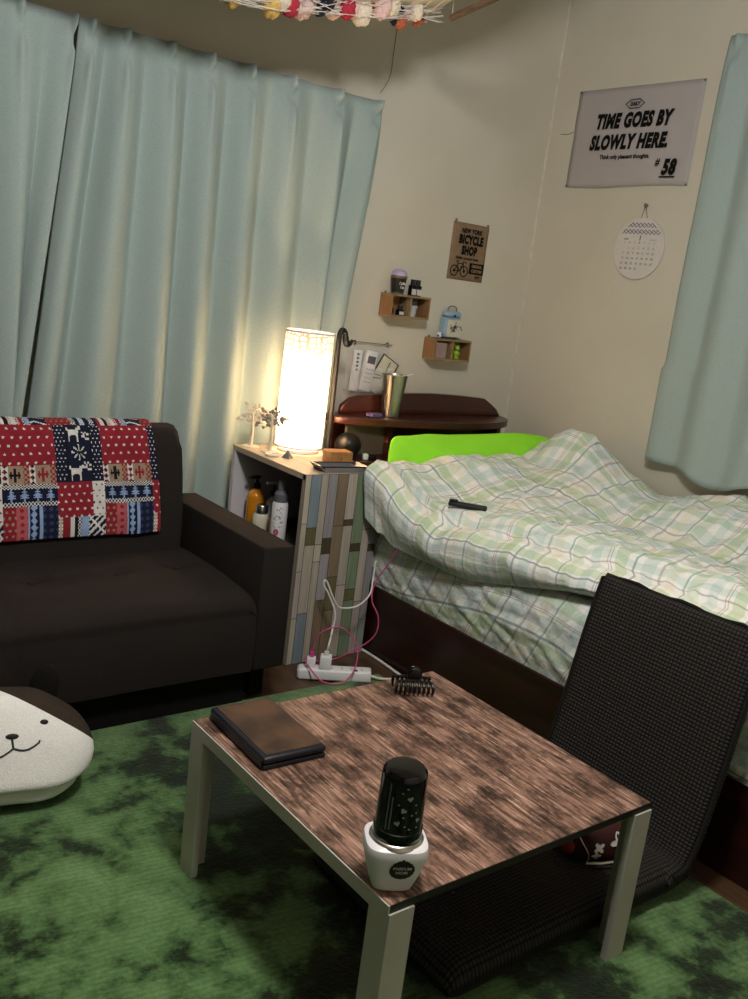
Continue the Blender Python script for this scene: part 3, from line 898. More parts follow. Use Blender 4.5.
# things inside the cabinet (upper compartment, shelf top z = .328)
sz = .3285
b = thing('pump_bottle', 'amber orange pump bottle at the far end inside the cabinet', 'bottle', (1.56, 2.545, sz))
MB().lathe([(.027, 0), (.029, .004), (.029, .095), (.024, .112), (.012, .120), (.012, .125)], 24).build('bottle_body', M['orange'], b)
MB().lathe([(.0135, .125), (.0135, .142), (.005, .143), (.005, .158)], 16).build('pump', M['black_plastic'], b)
MB().box(-.034, -.006, .158, .012, .006, .167, .002, 1).build('nozzle', M['black_plastic'], b)
b = thing('cream_jar', 'small cream coloured jar with clear lid inside the cabinet', 'jar', (1.545, 2.475, sz))
MB().lathe([(.026, 0), (.028, .004), (.028, .052), (.022, .06)], 24).build('jar_body', M['cream'], b)
MB().lathe([(.020, .060), (.020, .084), (.017, .088)], 20).build('lid', M['steel'], b)
b = thing('lotion_bottle', 'clear bottle with black pump behind the cream jar in the cabinet', 'bottle', (1.60, 2.50, sz))
MB().lathe([(.022, 0), (.023, .09), (.010, .103), (.010, .11)], 20).build('bottle_body', M['glass'], b)
MB().lathe([(.0115, .11), (.0115, .124), (.004, .125), (.004, .148)], 16).build('pump', M['black_plastic'], b)
MB().box(-.03, -.005, .148, .01, .005, .156, .002, 1).build('nozzle', M['white_plastic'], b)
b = thing('brown_vial', 'small brown glass vial beside the spray can in the cabinet', 'bottle', (1.565, 2.425, sz))
MB().lathe([(.017, 0), (.018, .05), (.009, .06), (.009, .07)], 18).build('bottle_body', M['orange'], b)
MB().lathe([(.011, .07), (.011, .09), (.008, .092)], 14).build('cap', M['glass'], b)
b = thing('spray_can', 'white spray can with grey cap and magenta flower print inside the cabinet', 'spray can', (1.535, 2.355, sz))
MB().lathe([(.024, 0), (.025, .004), (.025, .122), (.022, .13)], 24).build('can_body', M['white_plastic'], b)
MB().lathe([(.0215, .13), (.0215, .155), (.012, .166), (.012, .192), (.009, .196)], 20).build('cap', M['tag'], b)
mb = MB()
def can_patch(mb, a0, z0, r, m=10):
    mb.bm.faces.new([mb.bm.verts.new((-.0255*cos(a0+r/.025*cos(2*pi*k/m)), -.0255*sin(a0+r/.025*cos(2*pi*k/m)), z0+r*sin(2*pi*k/m))) for k in range(m)])
for k in range(6): can_patch(mb, .75+.2*cos(k*pi/3), .036+.007*sin(k*pi/3), .0042)
mb.build('flower_print', M['magenta'], b, recalc=False)
mb = MB()
for k in range(26): can_patch(mb, random.uniform(.2, 1.6), random.uniform(.05, .115), random.uniform(.001, .0025), 6)
mb.build('speckle_print', M['tag'], b, recalc=False)

# ------------------------------------------------------------------ table lamp on the cabinet
LX, LY = 1.678, 2.505
lp = thing('table_lamp', 'glowing white cylinder table lamp with lace cut shade on the cabinet', 'lamp', (LX, LY, CH))
MB().lathe([(.066, .0005), (.068, .004), (.068, .012), (.02, .015), (.012, .02), (.012, .09)], 32).build('base', M['white_plastic'], lp)
mb = MB().lathe([(.077, .020), (.077, .14), (.077, .26), (.077, .388)], 64, cap=False)
sh = mb.build('lamp_shade', M['shade'], lp)
for z in (.385, .016): MB().lathe([(.0765, z), (.0785, z), (.0785, z+.006), (.0765, z+.006), (.0765, z)], 48, cap=False).build('shade_ring', M['white_plastic'], lp)
mb = MB().sphere((0, 0, .125), .03, 20, 12, sz=1.2); mb.build('bulb', M['bulb'], lp)
pl_ = bpy.data.lights.new('lamp_light', 'POINT'); pl_.energy = 40; pl_.color = (1, .62, .34); pl_.shadow_soft_size = .035
lo = bpy.data.objects.new('lamp_light', pl_); COL.objects.link(lo); lo.location = (0, 0, .15); lo.parent = lp

# things on the cabinet top
tr = thing('tray', 'shallow grey tray at the front edge of the cabinet top', 'tray', (1.648, 2.228, CH), radians(-6))
prof = [(-.062, .022), (-.05, .0), (.05, .0), (.062, .022)]
mb = MB().prism([(-.085, .020), (-.068, .0005), (.068, .0005), (.085, .020), (.081, .021), (.066, .004), (-.066, .004), (-.081, .021)], 'y', -.035, .035, .002, 1)
mb.box(-.068, -.037, .0006, .068, -.034, .015).box(-.068, .034, .0006, .068, .037, .015)
mb.build('tray_dish', M['tray'], tr); 
bx = thing('wooden_box', 'small raw wood drawer box behind the grey tray', 'box', (1.710, 2.325, CH), radians(-8))
MB().box(-.04, -.028, .0005, .04, .028, .040, .002, 1).build('box_body', M['box_wood'], bx)
MB().box(-.036, -.0295, .005, .036, -.028, .035).build('drawer', M['box_wood'], bx)
MB().sphere((0, -.032, .020), .003).build('knob', M['wire'], bx)
def jtree(name, label, x, y, h, mat, seed):
    random.seed(seed)
    t = thing('jewellery_tree', label, 'jewellery stand', (x, y, CH), radians(-35), 'jewellery trees beside the lamp')
    MB().lathe([(.028, .0005), (.028, .004), (.024, .006)], 24).build('base', mat, t)
    mb = MB(); tips = []
    mb.tube([(0, 0, .005), (.002, 0, h*.35), (0, 0, h*.55), (-.002, 0, h*.72)], [.007, .0045, .004, .003], 8)
    for k in range(9):
        a = -1.35+2.7*k/8; z0 = h*(.46+.2*(k % 3)/2); L = h*.27*(1-.12*(k % 2))
        p = [(0, 0, z0), (L*.5*sin(a), 0, z0+L*.35*cos(a)+.006), (L*sin(a), .003*(k % 3-1), z0+L*(.75*cos(a)+.1))]
        mb.tube(catmull(p, 4), .0016, 5); tips.append(p[2]); tips.append(p[1])
    mb.build('branch', mat, t)
    mb = MB()
    for (px, py, pz_) in tips:
        for q in range(3):
            an = random.uniform(0, 6.28); rr = .007
            mb.sphere((px+rr*cos(an), py, pz_+rr*sin(an)), .0052, 8, 6, sy=.25)
    mb.build('leaf', M['tree_leaf'] if seed == 3 else mat, t)
    return t
jtree('a', 'pale tree shaped jewellery stand in front of the glowing lamp', 1.560, 2.488, .160, M['trinket'], 3)
jtree('b', 'second paler tree shaped jewellery stand nearest the curtain', 1.538, 2.572, .160, M['trinket'], 4)
random.seed(5)
py = thing('pyramid_trinket', 'tiny clear pyramid ornament at the foot of the jewellery tree', 'ornament', (1.572, 2.40, CH), .4)
mb = MB(); vs = [mb.bm.verts.new(p) for p in ((-.014, -.014, .0005), (.014, -.014, .0005), (.014, .014, .0005), (-.014, .014, .0005), (0, 0, .027))]
for q in ((3, 2, 1, 0), (0, 1, 4), (1, 2, 4), (2, 3, 4), (3, 0, 4)): mb.bm.faces.new([vs[i] for i in q])
mb.build('pyramid', M['greyprint'], py, smooth=False)
MB().box(-.018, -.018, 0, .018, .018, .0006).build('foot', M['trinket'], py)
rd = MB().lathe([(.020, 0), (.022, .004), (.020, .008), (.016, .006), (.012, .003)], 20).build('ring_dish', M['trinket'], loc=(1.535, 2.435, CH+.0003)); tag(rd, 'tiny white ring dish on the cabinet edge left of the pyramid', 'dish')

# ------------------------------------------------------------------ bed
B = thing('bed', 'dark brown wooden bed frame with curved shelf headboard in the corner', 'bed', (2.35, 1.5, 0))
def bl_(mb): return mb.xf(Matrix.Translation((-2.35, -1.5, 0)))
FB = -.0119
bl_(MB().box(1.807, .50, FB, 1.835, 2.47, .212, .003, 1)).build('side_panel', M['bed_wood'], B)
bl_(MB().box(2.86, .50, FB, 2.885, 2.47, .212, .003, 1)).build('side_panel', M['bed_wood'], B)
bl_(MB().box(1.807, .47, FB, 2.885, .50, .212, .003, 1)).build('foot_panel', M['bed_wood'], B)
HB = bl_(MB().box(1.815, 2.472, FB, 2.885, 2.69, .552, .004, 1)).build('headboard', M['head_wood'], B)
def hl(mb): return bl_(mb)
# upper unit with curved shelf
hx0, hx1 = 1.985, 2.862
hx0, hx1 = 1.865, 2.775; HY = 2.69
poly = [(hx0+.03, HY), (hx0+.01, 2.64), (hx0+.012, 2.585), (hx0+.08, 2.545), (2.185, 2.505), (2.407, 2.482), (2.566, 2.502), (2.68, 2.548), (2.745, 2.615), (2.765, HY)]
pc = [(p.x, p.y) for p in catmull([(a, b, 0) for a, b in poly], 4)]
hl(MB().prism(pc, 'z', .664, .688, .006, 3)).build('headboard_shelf', M['head_wood'], HB, angle=60)
arc = [(hx0+.085, .688), (hx0+.09, .715), (hx0+.125, .742)]
for k in range(0, 13): 
    t = k/12; arc.append((hx0+.155+t*(hx1-hx0-.275), .752+.016*sin(t*pi*.9)))
arc += [(hx1-.085, .738), (hx1-.045, .716), (hx1-.02, .688)]
hl(MB().prism(arc, 'y', 2.662, 2.686, .004, 2)).build('curved_back', M['head_wood'], HB, angle=60)
hl(MB().box(hx0+.06, 2.662, .552, hx1-.02, 2.685, .664)).build('back_board', M['bed_wood'], HB, smooth=False)
hl(MB().box(hx0+.06, 2.58, .553, 2.095, 2.593, .663)).build('cupboard_door', M['head_door'], HB)
hl(MB().box(2.096, 2.555, .553, 2.114, 2.662, .663)).build('divider', M['head_wood'], HB)
hl(MB().box(hx1-.10, 2.59, .553, hx1-.08, 2.662, .663)).build('divider', M['head_wood'], HB)

# mattress with plaid sheet
MT = thing('mattress', 'mattress in a wrinkled green plaid sheet resting in the bed frame', 'mattress', (2.35, 1.5, 0))
mx0, mx1, my0, my1, mz = 1.838, 2.857, .508, 2.465, .44
bl_(MB().box(mx0+.012, my0, .06, mx1, my1, mz-.012, .03, 3)).build('mattress_body', M['white_paper'], MT)
def sheet(u, v):
    y = my0+.005+(my1-my0-.01)*u
    Ls = .235; Lt = .28
    d = v*(Ls+Lt)
    if d < Ls:
        t = d/Ls; z = .205+t*(mz-.205); x = mx0-.022+.010*sin(t*pi)*-1
        w = .016*nz(y*7+t*2.2, t*2.5-y*3, 2)+.010*nz(y*16-t*5, t*4, 7)+.006*abs(nz(y*26+t*9, t*6, 4))
        k = min(1, t*5)
        x -= abs(w)*.9*min(1, .35+k)*.8
        x -= .006*sin(t*pi)
        if t > .85: x += (t-.85)/.15*.018
        x = min(x, mx0-.006 if t > .05 else 1.834)
        return (x, y, z)
    t = (d-Ls)/Lt
    return (mx0-.002+t*(mx1-mx0-.02), y, mz+.003*nz(y*5, t*6, 3))
mb = MB().grid(sheet, 260, 70, uvf=lambda u, v: (u*1.95+.1*sin(v*3), v*.55+.05*sin(u*9)))
bl_(mb).build('fitted_sheet', M['plaid_sheet'], MT, angle=90, recalc=False)

# pillow
PW = thing('pillow', 'bright lime green pillow against the headboard', 'pillow', (2.375, 2.372, mz))
def pil(u, v):
    a = 2*pi*u; th = -pi/2+pi*v
    def pw(q, k): return math.copysign(abs(q)**k, q)
    cx = pw(cos(th), .55)*pw(cos(a), .42); cz = pw(cos(th), .55)*pw(sin(a), .42); t = sin(th)
    edge = max(abs(cx), abs(cz))
    x = .432*cx*(1-.05*abs(cz)); h = .150*cz*(1-.06*(1-cx*cx)); th_ = .052*t*(1-.35*edge**3)
    wr = .016*nz(x*6+h*3, h*8, 2)+.012*(.3-abs(nz(x*7-h*9, h*6, 8)))+.007*(.3-abs(nz(x*18+h*10, h*22, 5)))
    x += .075*max(0, -h/.15)*smooth(.1, -.43, x)*1.0
    y = th_-.02+wr+.06*(h/.15)*.6
    z = .145+h-.016*math.exp(-((x+.12)/.10)**2)*(h > 0)*(h/.15)+.016*nz(x*5, 0, 8)+.014*math.exp(-((x+.42)/.04)**2)*(h > .08)+.012*math.exp(-((x+.4)/.05)**2)*(h/.15)
    z *= 1
    return (x, y, max(0.0015, z*.805))
mb = MB().grid(pil, 80, 40); bmesh.ops.remove_doubles(mb.bm, verts=mb.bm.verts[:], dist=.0003)
mb.build('pillow_case', M['green_pillow'], PW, angle=90)

# duvet
HEADZ = [.603, .616, .600, .584, .600, .604, .596, .600]
def z_top(x, y):
    z = .500
    z += .02*smooth(1.8, 2.1, x)
    z += .185*math.exp(-((x-2.68)/.17)**2-((y-2.20)/.21)**2)
    z += .05*math.exp(-((x-2.55)/.25)**2-((y-2.0)/.16)**2)
    z += .085*smooth(2.45, 2.80, x)*smooth(1.95, 1.6, y)
    z += .04*math.exp(-((x-2.25)/.12)**2-((y-2.25)/.18)**2)
    z -= .03*math.exp(-((x-2.42)/.10)**2)*smooth(2.0, 1.7, y)
    z += .045*math.exp(-((x-1.98)/.15)**2)*smooth(2.05, 1.6, y)
    z += .085*math.exp(-((x-1.75)/.16)**2-((y-2.24)/.17)**2)
    z = max(z, z+(lerp([1.66, 1.75, 1.86, 1.98, 2.12, 2.3, 2.5, 2.7], HEADZ, x)-z)*smooth(2.02, 2.24, y+.10*smooth(1.9, 1.7, x)))
    # wrinkles
    q = x*.8+y*.6; r = y*.9-x*.5
    z += .016*nz(q*5, r*9, 1.2)+.010*nz(q*13, r*7, 4.1)+.006*(1-abs(nz(q*9+3, r*16, 6.6))*3)
    z += .012*(.3-abs(nz(x*4+y*2, y*3-x, 9.3)))
    z += .007*(.3-abs(nz(x*14+y*5, y*17-x*6, 2.3)))+.003*nz(x*40, y*34, 5.5)
    return z
YE = [.45, 1.0, 1.28, 1.42, 1.74, 2.05, 2.17, 2.35]
XE = [1.835, 1.835, 1.825, 1.795, 1.765, 1.735, 1.712, 1.700]
ZH = [.43, .43, .47, .455, .378, .385, .455, .52]
def y_head(x): return lerp([1.69, 1.795, 1.83, 1.9, 2.18, 2.5, 2.86], [2.160, 2.170, 2.23, 2.30, 2.345, 2.37, 2.44], x)
def duvet(u, v):
    # u along the length foot->head, v from wall to near hem
    y0 = .47
    xt = 2.862+(1.80-2.862)*min(1, v/.78)
    y = y0+(y_head(xt if v < .78 else 1.80-.1*(v-.78)/.22)-y0)*u
    xe = lerp(YE, XE, y); zh = lerp(YE, ZH, y)
    if v < .78:
        x = 2.862+(xe+.05-2.862)*(v/.78); z = z_top(x, y)
    else:
        t = (v-.78)/.22; ze = z_top(xe+.05, y)
        if t < .4:
            a = t/.4*pi/2; x = xe+.05-.05*sin(a); z = ze-.045*(1-cos(a))
        else:
            s = (t-.4)/.6; z = ze-.045-(ze-.045-zh)*s; x = xe+.006*sin(s*pi)*0+.018*s*s*(1 if y < 2.1 else .3)
        x += .010*nz(y*8, t*2, 3)*min(1, t*2)
        if 1.3 < y: x -= .012*sin(t*pi)
    hd = smooth(.955, 1.0, u)
    z -= .02*hd*hd*(v < .6)
    return (x, y, z)
DU = MB().grid(duvet, 240, 210, uvf=lambda u, v: (u*2.0, v*1.35))
du = DU.build('duvet', M['plaid'], None, angle=90, recalc=False)
sm = du.modifiers.new('t', 'SOLIDIFY'); sm.thickness = .016; sm.offset = -1
tag(du, 'rumpled pale green and white plaid duvet spread over the bed', 'duvet')

# remote on the duvet
bpy.context.view_layer.update()
def duvet_z(x, y):
    ok, l, n_, i = du.ray_cast(Vector((x, y, 2)), Vector((0, 0, -1))); return l.z if ok else .52
rx, ry = 1.925, 1.935
rz = max(duvet_z(rx+a, ry+b) for a in (-.04, 0, .04) for b in (-.06, -.03, 0, .03, .06))
rm = thing('remote_control', 'slim black remote control lying on the plaid duvet', 'remote', (rx, ry, rz-.004), radians(-52))
mb = MB().box(-.058, -.014, 0, .058, .014, .014, .005, 3)
mb.build('remote_body', M['black_matte'], rm)
MB().lathe([(.014, .013), (.013, .019), (.004, .0195)], 18, (-.044, 0, 0)).build('button_pad', M['black_plastic'], rm)

# things on the headboard
tb = thing('steel_tumbler', 'tall stainless steel tumbler with white straw end on the headboard shelf', 'tumbler', (2.125, 2.600, .6885))
MB().lathe([(.030, 0), (.032, .003), (.0325, .01), (.047, .150), (.0485, .153), (.0465, .153), (.045, .147), (.03, .02), (.001, .018)], 40, cap=False).build('cup', M['steel'], tb)
MB().tube([(.012, 0, .05), (.035, -.004, .150), (.073, -.012, .158)], [.003, .003, .002], 8).build('straw', M['white_plastic'], tb)
pc_ = MB().box(-.028, -.016, 0, .028, .016, .012, .002, 1).build('card_packet', M['purple'], loc=(2.05, 2.595, .6885), rot=(0, 0, .15)); tag(pc_, 'small purple packet lying beside the steel tumbler', 'packet')
ball = thing('ornament_ball', 'shiny black ball on the headboard ledge right of the glowing lamp', 'ball', (1.895, 2.525, .5525))
MB().sphere((0, 0, .046), .046, 28, 16, sz=.98).build('ball_body', M['black_plastic'], ball)
MB().lathe([(.03, 0), (.03, .004)], 24).build('foot', M['black_plastic'], ball)
ad = thing('plug_adapter', 'small white and black plug adapter beside the black ball', 'plug', (1.965, 2.505, .5525), -.4)
MB().box(-.014, -.010, 0, .006, .010, .020, .003, 2).build('adapter_body', M['white_plastic'], ad)
MB().box(.006, -.012, 0, .034, .012, .016, .003, 2).build('plug_block', M['black_plastic'], ad)
# black crook handle leaning in the corner behind the lamp
pts = catmull([(1.863, 2.60, .556), (1.863, 2.60, .75), (1.861, 2.60, .92), (1.862, 2.60, .965), (1.871, 2.60, .982), (1.884, 2.60, .974), (1.889, 2.60, .952), (1.896, 2.60, .937), (1.908, 2.60, .937), (1.918, 2.60, .952)], 8)
hk = MB().tube(pts, [.0095]*(len(pts)-28)+[.0115]*12+[.0105-.0004*i for i in range(16)], 10).build('hook_stick', M['black_matte'])
tag(hk, 'black curved hook handle standing upright just right of the glowing lamp', 'hook')

# ------------------------------------------------------------------ remote holder on the wall
RH = thing('remote_holder', 'clear wall pocket on a wire rail holding two air conditioner remotes', 'holder', (2.13, YA, .76))
mb = MB().tube([(-.105, -.012, .176), (.10, -.012, .172)], .0018, 6)
for x in (-.075, .078): mb.tube([(x, -.002, .176), (x, -.014, .180), (x, -.016, .170), (x, -.008, .166)], .0028, 6)
mb.build('wire_rail', M['wire'], RH)
mb = MB().box(-.10, -.040, -.005, .095, -.038, .085).box(-.10, -.003, -.005, .095, -.001, .165).box(-.10, -.04, -.006, .095, -.001, -.004)
mb.build('clear_pocket', M['clear'], RH, smooth=False)
r1 = thing('remote_control', 'narrow white remote control in the clear wall pocket, left one', 'remote', (2.063, 2.76, .7562))
MB().box(-.017, -.008, 0, .017, .008, .150, .004, 2).xf(Matrix.Rotation(.04, 4, 'Y')).build('remote_body', M['white_plastic'], r1)
mb = MB()
for k in range(5): mb.box(-.004, -.0092, .075+.014*k, .006, -.008, .083+.014*k)
mb.build('button', M['tag'], r1)
r2_ = thing('remote_control', 'white remote control with grey display in the clear wall pocket', 'remote', (2.112, 2.76, .7580))
rm4 = Matrix.Rotation(.14, 4, 'Y')
MB().box(-.026, -.009, 0, .026, .009, .150, .005, 2).xf(rm4).build('remote_body', M['white_plastic'], r2_)
MB().box(-.018, -.0105, .102, .018, -.009, .130).xf(rm4).build('display', M['tag'], r2_)
mb = MB()
for i in range(3):
    for k in range(4): mb.box(-.016+.012*i, -.0098, .03+.016*k, -.009+.012*i, -.009, .036+.016*k)
mb.xf(rm4).build('button', M['grey_paper'], r2_)
fr = thing('framed_card', 'small tilted dark framed cream card beside the steel tumbler', 'card', (2.158, 2.768, .748)); fr.scale = (1.15, 1, 1.1)
rm5 = Matrix.Rotation(.5, 4, 'Y')
MB().box(-.036, -.004, .004, .036, 0, .134, .002, 1).xf(rm5).build('card', M['cream'], fr)
mb = MB().tube([(-.037, -.003, .004), (.037, -.003, .004), (.037, -.003, .135), (-.037, -.003, .135)], .0028, 6, closed=True)
mb.tube([(-.031, -.004, .06), (.031, -.004, .075)], .0018, 6); mb.tube([(-.031, -.004, .045), (.0, -.004, .06)], .0022, 6); mb.tube([(.005, -.004, .07), (.002, -.004, .125)], .0016, 6)
mb.xf(rm5).build('frame', M['coffee'], fr)
MB().tube(catmull([(1.988, 2.775, .96), (1.975, 2.772, .88), (1.992, 2.772, .81), (1.982, 2.772, .742), (1.97, 2.77, .70)], 8), .0022, 6).build('cord', M['white_cord'], RH, loc=(-2.13, -YA, -.76))

# ------------------------------------------------------------------ wall cube shelves
def wall_shelf(label, x0, z0):
    w, d, h, t = .188, .070, .084, .0075
    s = thing('wall_shelf', label, 'shelf', (x0, YA, z0), 0, 'two cube wall shelves')
    y0 = -d
    MB().box(0, y0, h-t, w, 0, h).build('top_board', M['shelf_wood'], s, smooth=False)
    MB().box(0, y0, 0, w, 0, t).build('bottom_board', M['shelf_wood'], s, smooth=False)
    for x in (0, w-t): MB().box(x, y0+.0005, t, x+t, 0, h-t).build('side_board', M['shelf_dark'], s, smooth=False)
    MB().box(w/2-t/2, y0+.0005, t, w/2+t/2, 0, h-t).build('divider', M['shelf_wood'], s, smooth=False)
    MB().box(t, -.004, t, w-t, 0, h-t).build('back_board', M['shelf_dark'], s, smooth=False)
    MB().sphere((.012, -.012, h+.003), .0045).build('pin', M['wire'], s)
    return s
W1 = wall_shelf('pale two cube wall shelf carrying the lidded coffee cup, upper left one', 2.155, 1.039)
W2 = wall_shelf('pale two cube wall shelf carrying the blue tin, lower right one', 2.395, .892)
z1 = 1.123
c = thing('coffee_cup', 'toy sized dark takeaway coffee cup with lavender dome lid on the upper wall shelf', 'cup', (2.206, 2.747, z1+.0003))
MB().lathe([(.022, 0), (.0225, .006)], 24).build('cup_foot', M['cuprim'], c)
MB().lathe([(.0228, .006), (.0285, .056)], 24).build('cup_body', M['coffee'], c)
MB().lathe([(.0295, .056), (.0305, .058), (.0305, .064), (.029, .066)], 24).build('rim', M['cuprim'], c)
MB().lathe([(.030, .066), (.029, .074), (.024, .083), (.014, .088), (.003, .089)], 24).build('lid', M['lavender'], c)
lettering('Coffee', .014, M['white_paper'], c, (-.002, -.0277, .034), (radians(83), 0, radians(-4)), .8, .3, .0004)
lettering('Cup', .013, M['white_paper'], c, (-.002, -.0264, .021), (radians(83), 0, radians(-4)), .8, .3, .0004)
def vial(x, y, z, label, h=.058):
    v = thing('mini_bottle', label, 'bottle', (x, y, z+.0003), 0, 'mini bottles on the upper wall shelf')
    MB().box(-.0115, -.0115, 0, .0115, .0115, h*.66, .002, 1).build('bottle_body', M['black_plastic'], v)
    MB().box(-.0105, -.0122, .003, .0105, -.0114, h*.42).build('paper_label', M['white_paper'], v)
    MB().lathe([(.0095, h*.66), (.0095, h), (.008, h+.001)], 14).build('cap', M['black_matte'], v)
vial(2.274, 2.745, z1, 'black mini bottle with white label on the upper wall shelf, next to the coffee cup')
vial(2.299, 2.745, z1, 'black mini bottle with white label at the right end of the upper wall shelf top')
zs = 1.039+.0075
vial(2.219, 2.735, zs, 'tiny black bottle with white label inside the left cube of the upper shelf', .034)
fl = thing('bud_vase', 'small smoked glass bud vase inside the left cube of the upper shelf', 'vase', (2.186, 2.755, zs+.0003))
MB().lathe([(.010, 0), (.015, .008), (.016, .018), (.009, .03), (.006, .04), (.007, .048)], 20).build('vase_body', M['dark_glass'], fl)
MB().lathe([(.0072, .048), (.008, .05), (.006, .051)], 14).build('rim', M['wire'], fl)
pt = thing('potted_succulent', 'tiny grey green succulent in a white tapered pot inside the upper shelf', 'plant', (2.284, 2.743, zs+.0003))
MB().lathe([(.013, 0), (.0175, .034), (.0195, .034), (.0198, .041), (.017, .041)], 20).build('pot', M['grey_pot'], pt)
mb = MB()
for k in range(9):
    a = k*2.4; r = .004+.010*(k/9)
    mb.sphere((r*cos(a), r*sin(a), .045+.008*(1-k/9)), .007, 8, 6, sz=1.3)
mb.build('leaf', M['leaf'], pt)
z2 = .892+.084
tn = thing('blue_tin', 'pale blue lunch box shaped tin with wire handle on the lower wall shelf', 'tin', (2.500, 2.757, z2+.0003))
MB().box(-.045, -.020, .003, .045, .020, .082, .012, 4).build('tin_body', M['blue_tin'], tn)
MB().box(-.040, -.018, .084, .040, .018, .106, .010, 4).build('lid', M['blue_tin'], tn)
mb = MB().box(-.034, -.0215, .008, .040, -.0198, .074, .0007, 1); mb.build('picture_panel', M['cream'], tn)
random.seed(11); mb = MB()
for k in range(34):
    px, pz_ = random.gauss(.002, .012), random.gauss(.040, .011); r = random.uniform(.0015, .0045)
    mb.bm.faces.new([mb.bm.verts.new((px+r*1.2*cos(2*pi*q/8), -.0219, pz_+r*sin(2*pi*q/8))) for q in range(8)])
mb.build('picture_print', M['greyprint'], tn, recalc=False)
MB().tube(catmull([(-.024, 0, .104), (-.020, 0, .120), (0, 0, .126), (.020, 0, .120), (.024, 0, .104)], 6), .0022, 6).build('handle', M['wire'], tn)
MB().box(-.006, -.0202, .086, .006, -.0178, .094, .001, 1).build('clasp', M['black_matte'], tn)
for x in (-.03, .03): MB().lathe([(.008, 0), (.008, .004)], 12, (x, 0, 0)).build('foot', M['black_matte'], tn)
bb = thing('ball_figurine', 'tiny white figurine with black spots at the left end of the lower shelf top', 'figurine', (2.432, 2.738, z2+.0003))
MB().sphere((0, 0, .012), .012).build('figure_body', M['white_plastic'], bb)
mb = MB(); mb.sphere((.003, -.0095, .015), .0042, 10, 8); mb.sphere((-.009, -.005, .010), .004, 10, 8); mb.sphere((.010, -.004, .008), .004, 10, 8); mb.build('black_spot', M['black_matte'], bb)
z2i = .892+.0075
pb = thing('pink_box', 'dusty pink card box filling the left cube of the lower wall shelf', 'box', (2.440, 2.745, z2i+.0003))
MB().box(-.026, -.024, 0, .026, .024, .058, .0015, 1).build('box_body', M['pinkbox'], pb)
MB().box(-.0265, -.0245, .047, .0265, .0245, .060, .001, 1).build('lid', M['pinkbox'], pb)
fg = thing('green_bear', 'small lime green bear figure in the right cube of the lower wall shelf', 'figurine', (2.530, 2.732, z2i+.0003))
mb = MB().sphere((0, 0, .023), .010, sz=1.3); mb.sphere((0, 0, .044), .0095)
for s in (-1, 1):
    mb.sphere((s*.008, 0, .052), .0038); mb.tube([(s*.004, 0, .016), (s*.006, -.001, .001)], [.0055, .0045], 8); mb.tube([(s*.008, 0, .030), (s*.013, -.003, .020)], [.004, .003], 8)
mb.build('figure_body', M['lime_fig'], fg)
MB().sphere((0, -.009, .042), .0035, 8, 6).build('muzzle', M['cream'], fg)

# ------------------------------------------------------------------ posters
RA = (radians(90), 0, 0); RB = (radians(90), 0, radians(-90))
bp = thing('bicycle_poster', 'small brown kraft bicycle shop poster taped above the wall shelves', 'poster', (2.465, YA, 1.205))
mb = MB().grid(lambda u, v: ((u)*.190, -.0005-.002*sin(u*pi)-.001*abs(sin(v*5)), v*.216), 12, 12); 
o = mb.build('paper', M['kraft'], bp, recalc=False); sm = o.modifiers.new('t', 'SOLIDIFY'); sm.thickness = .0012
yy = -.0055
lettering('NEW YORK', .024, M['ink'], bp, (.098, yy, .179), RA, .80, 0, .0012, spacing=1.08)
lettering('BICYCLE', .044, M['ink'], bp, (.099, yy, .140), RA, .68, 0, .0030, spacing=1.14)
lettering('SHOP', .044, M['ink'], bp, (.096, yy, .099), RA, .66, 0, .0030, spacing=1.14)
lettering('Riding around town', .0165, M['ink'], bp, (.090, yy, .079), RA, .92, .3, .0004)
mb = MB().box(.108, yy-.0004, .028, .186, yy+.0004, .070); mb.build('black_plaque', M['ink'], bp, smooth=False)
lettering('ORIGINAL', .016, M['kraft'], bp, (.147, yy-.0012, .053), RA, .75, 0, .0006)
lettering('CUSTOM', .016, M['kraft'], bp, (.147, yy-.0012, .035), RA, .85, 0, .0006)
lettering('NYC', .014, M['ink'], bp, (.156, yy, .012), RA, .9, .2, .0006)
mb = MB()
for cx in (.030, .082):
    mb.tube([(cx+.0195*cos(2*pi*k/28), yy, .034+.0195*sin(2*pi*k/28)) for k in range(28)], .0018, 5, closed=True)
    mb.tube([(cx+.004*cos(2*pi*k/8), yy, .034+.004*sin(2*pi*k/8)) for k in range(8)], .0018, 5, closed=True)
for a, b_ in (((.030, .034), (.054, .032)), ((.054, .032), (.044, .062)), ((.044, .062), (.074, .064)), ((.074, .064), (.054, .032)), ((.030, .034), (.045, .058)), ((.072, .070), (.082, .034)), ((.044, .062), (.042, .070)), ((.036, .071), (.05, .070)), ((.072, .070), (.086, .070)), ((.086, .070), (.09, .064))):
    mb.tube([(a[0], yy, a[1]), (b_[0], yy, b_[1])], .0015, 5)
mb.build('bicycle_drawing', M['ink'], bp)
mb = MB().box(.002, -.0052, .208, .014, -.0046, .226).box(.172, -.0052, .206, .184, -.0046, .224)
mb.build('tape', M['kraft'], bp)

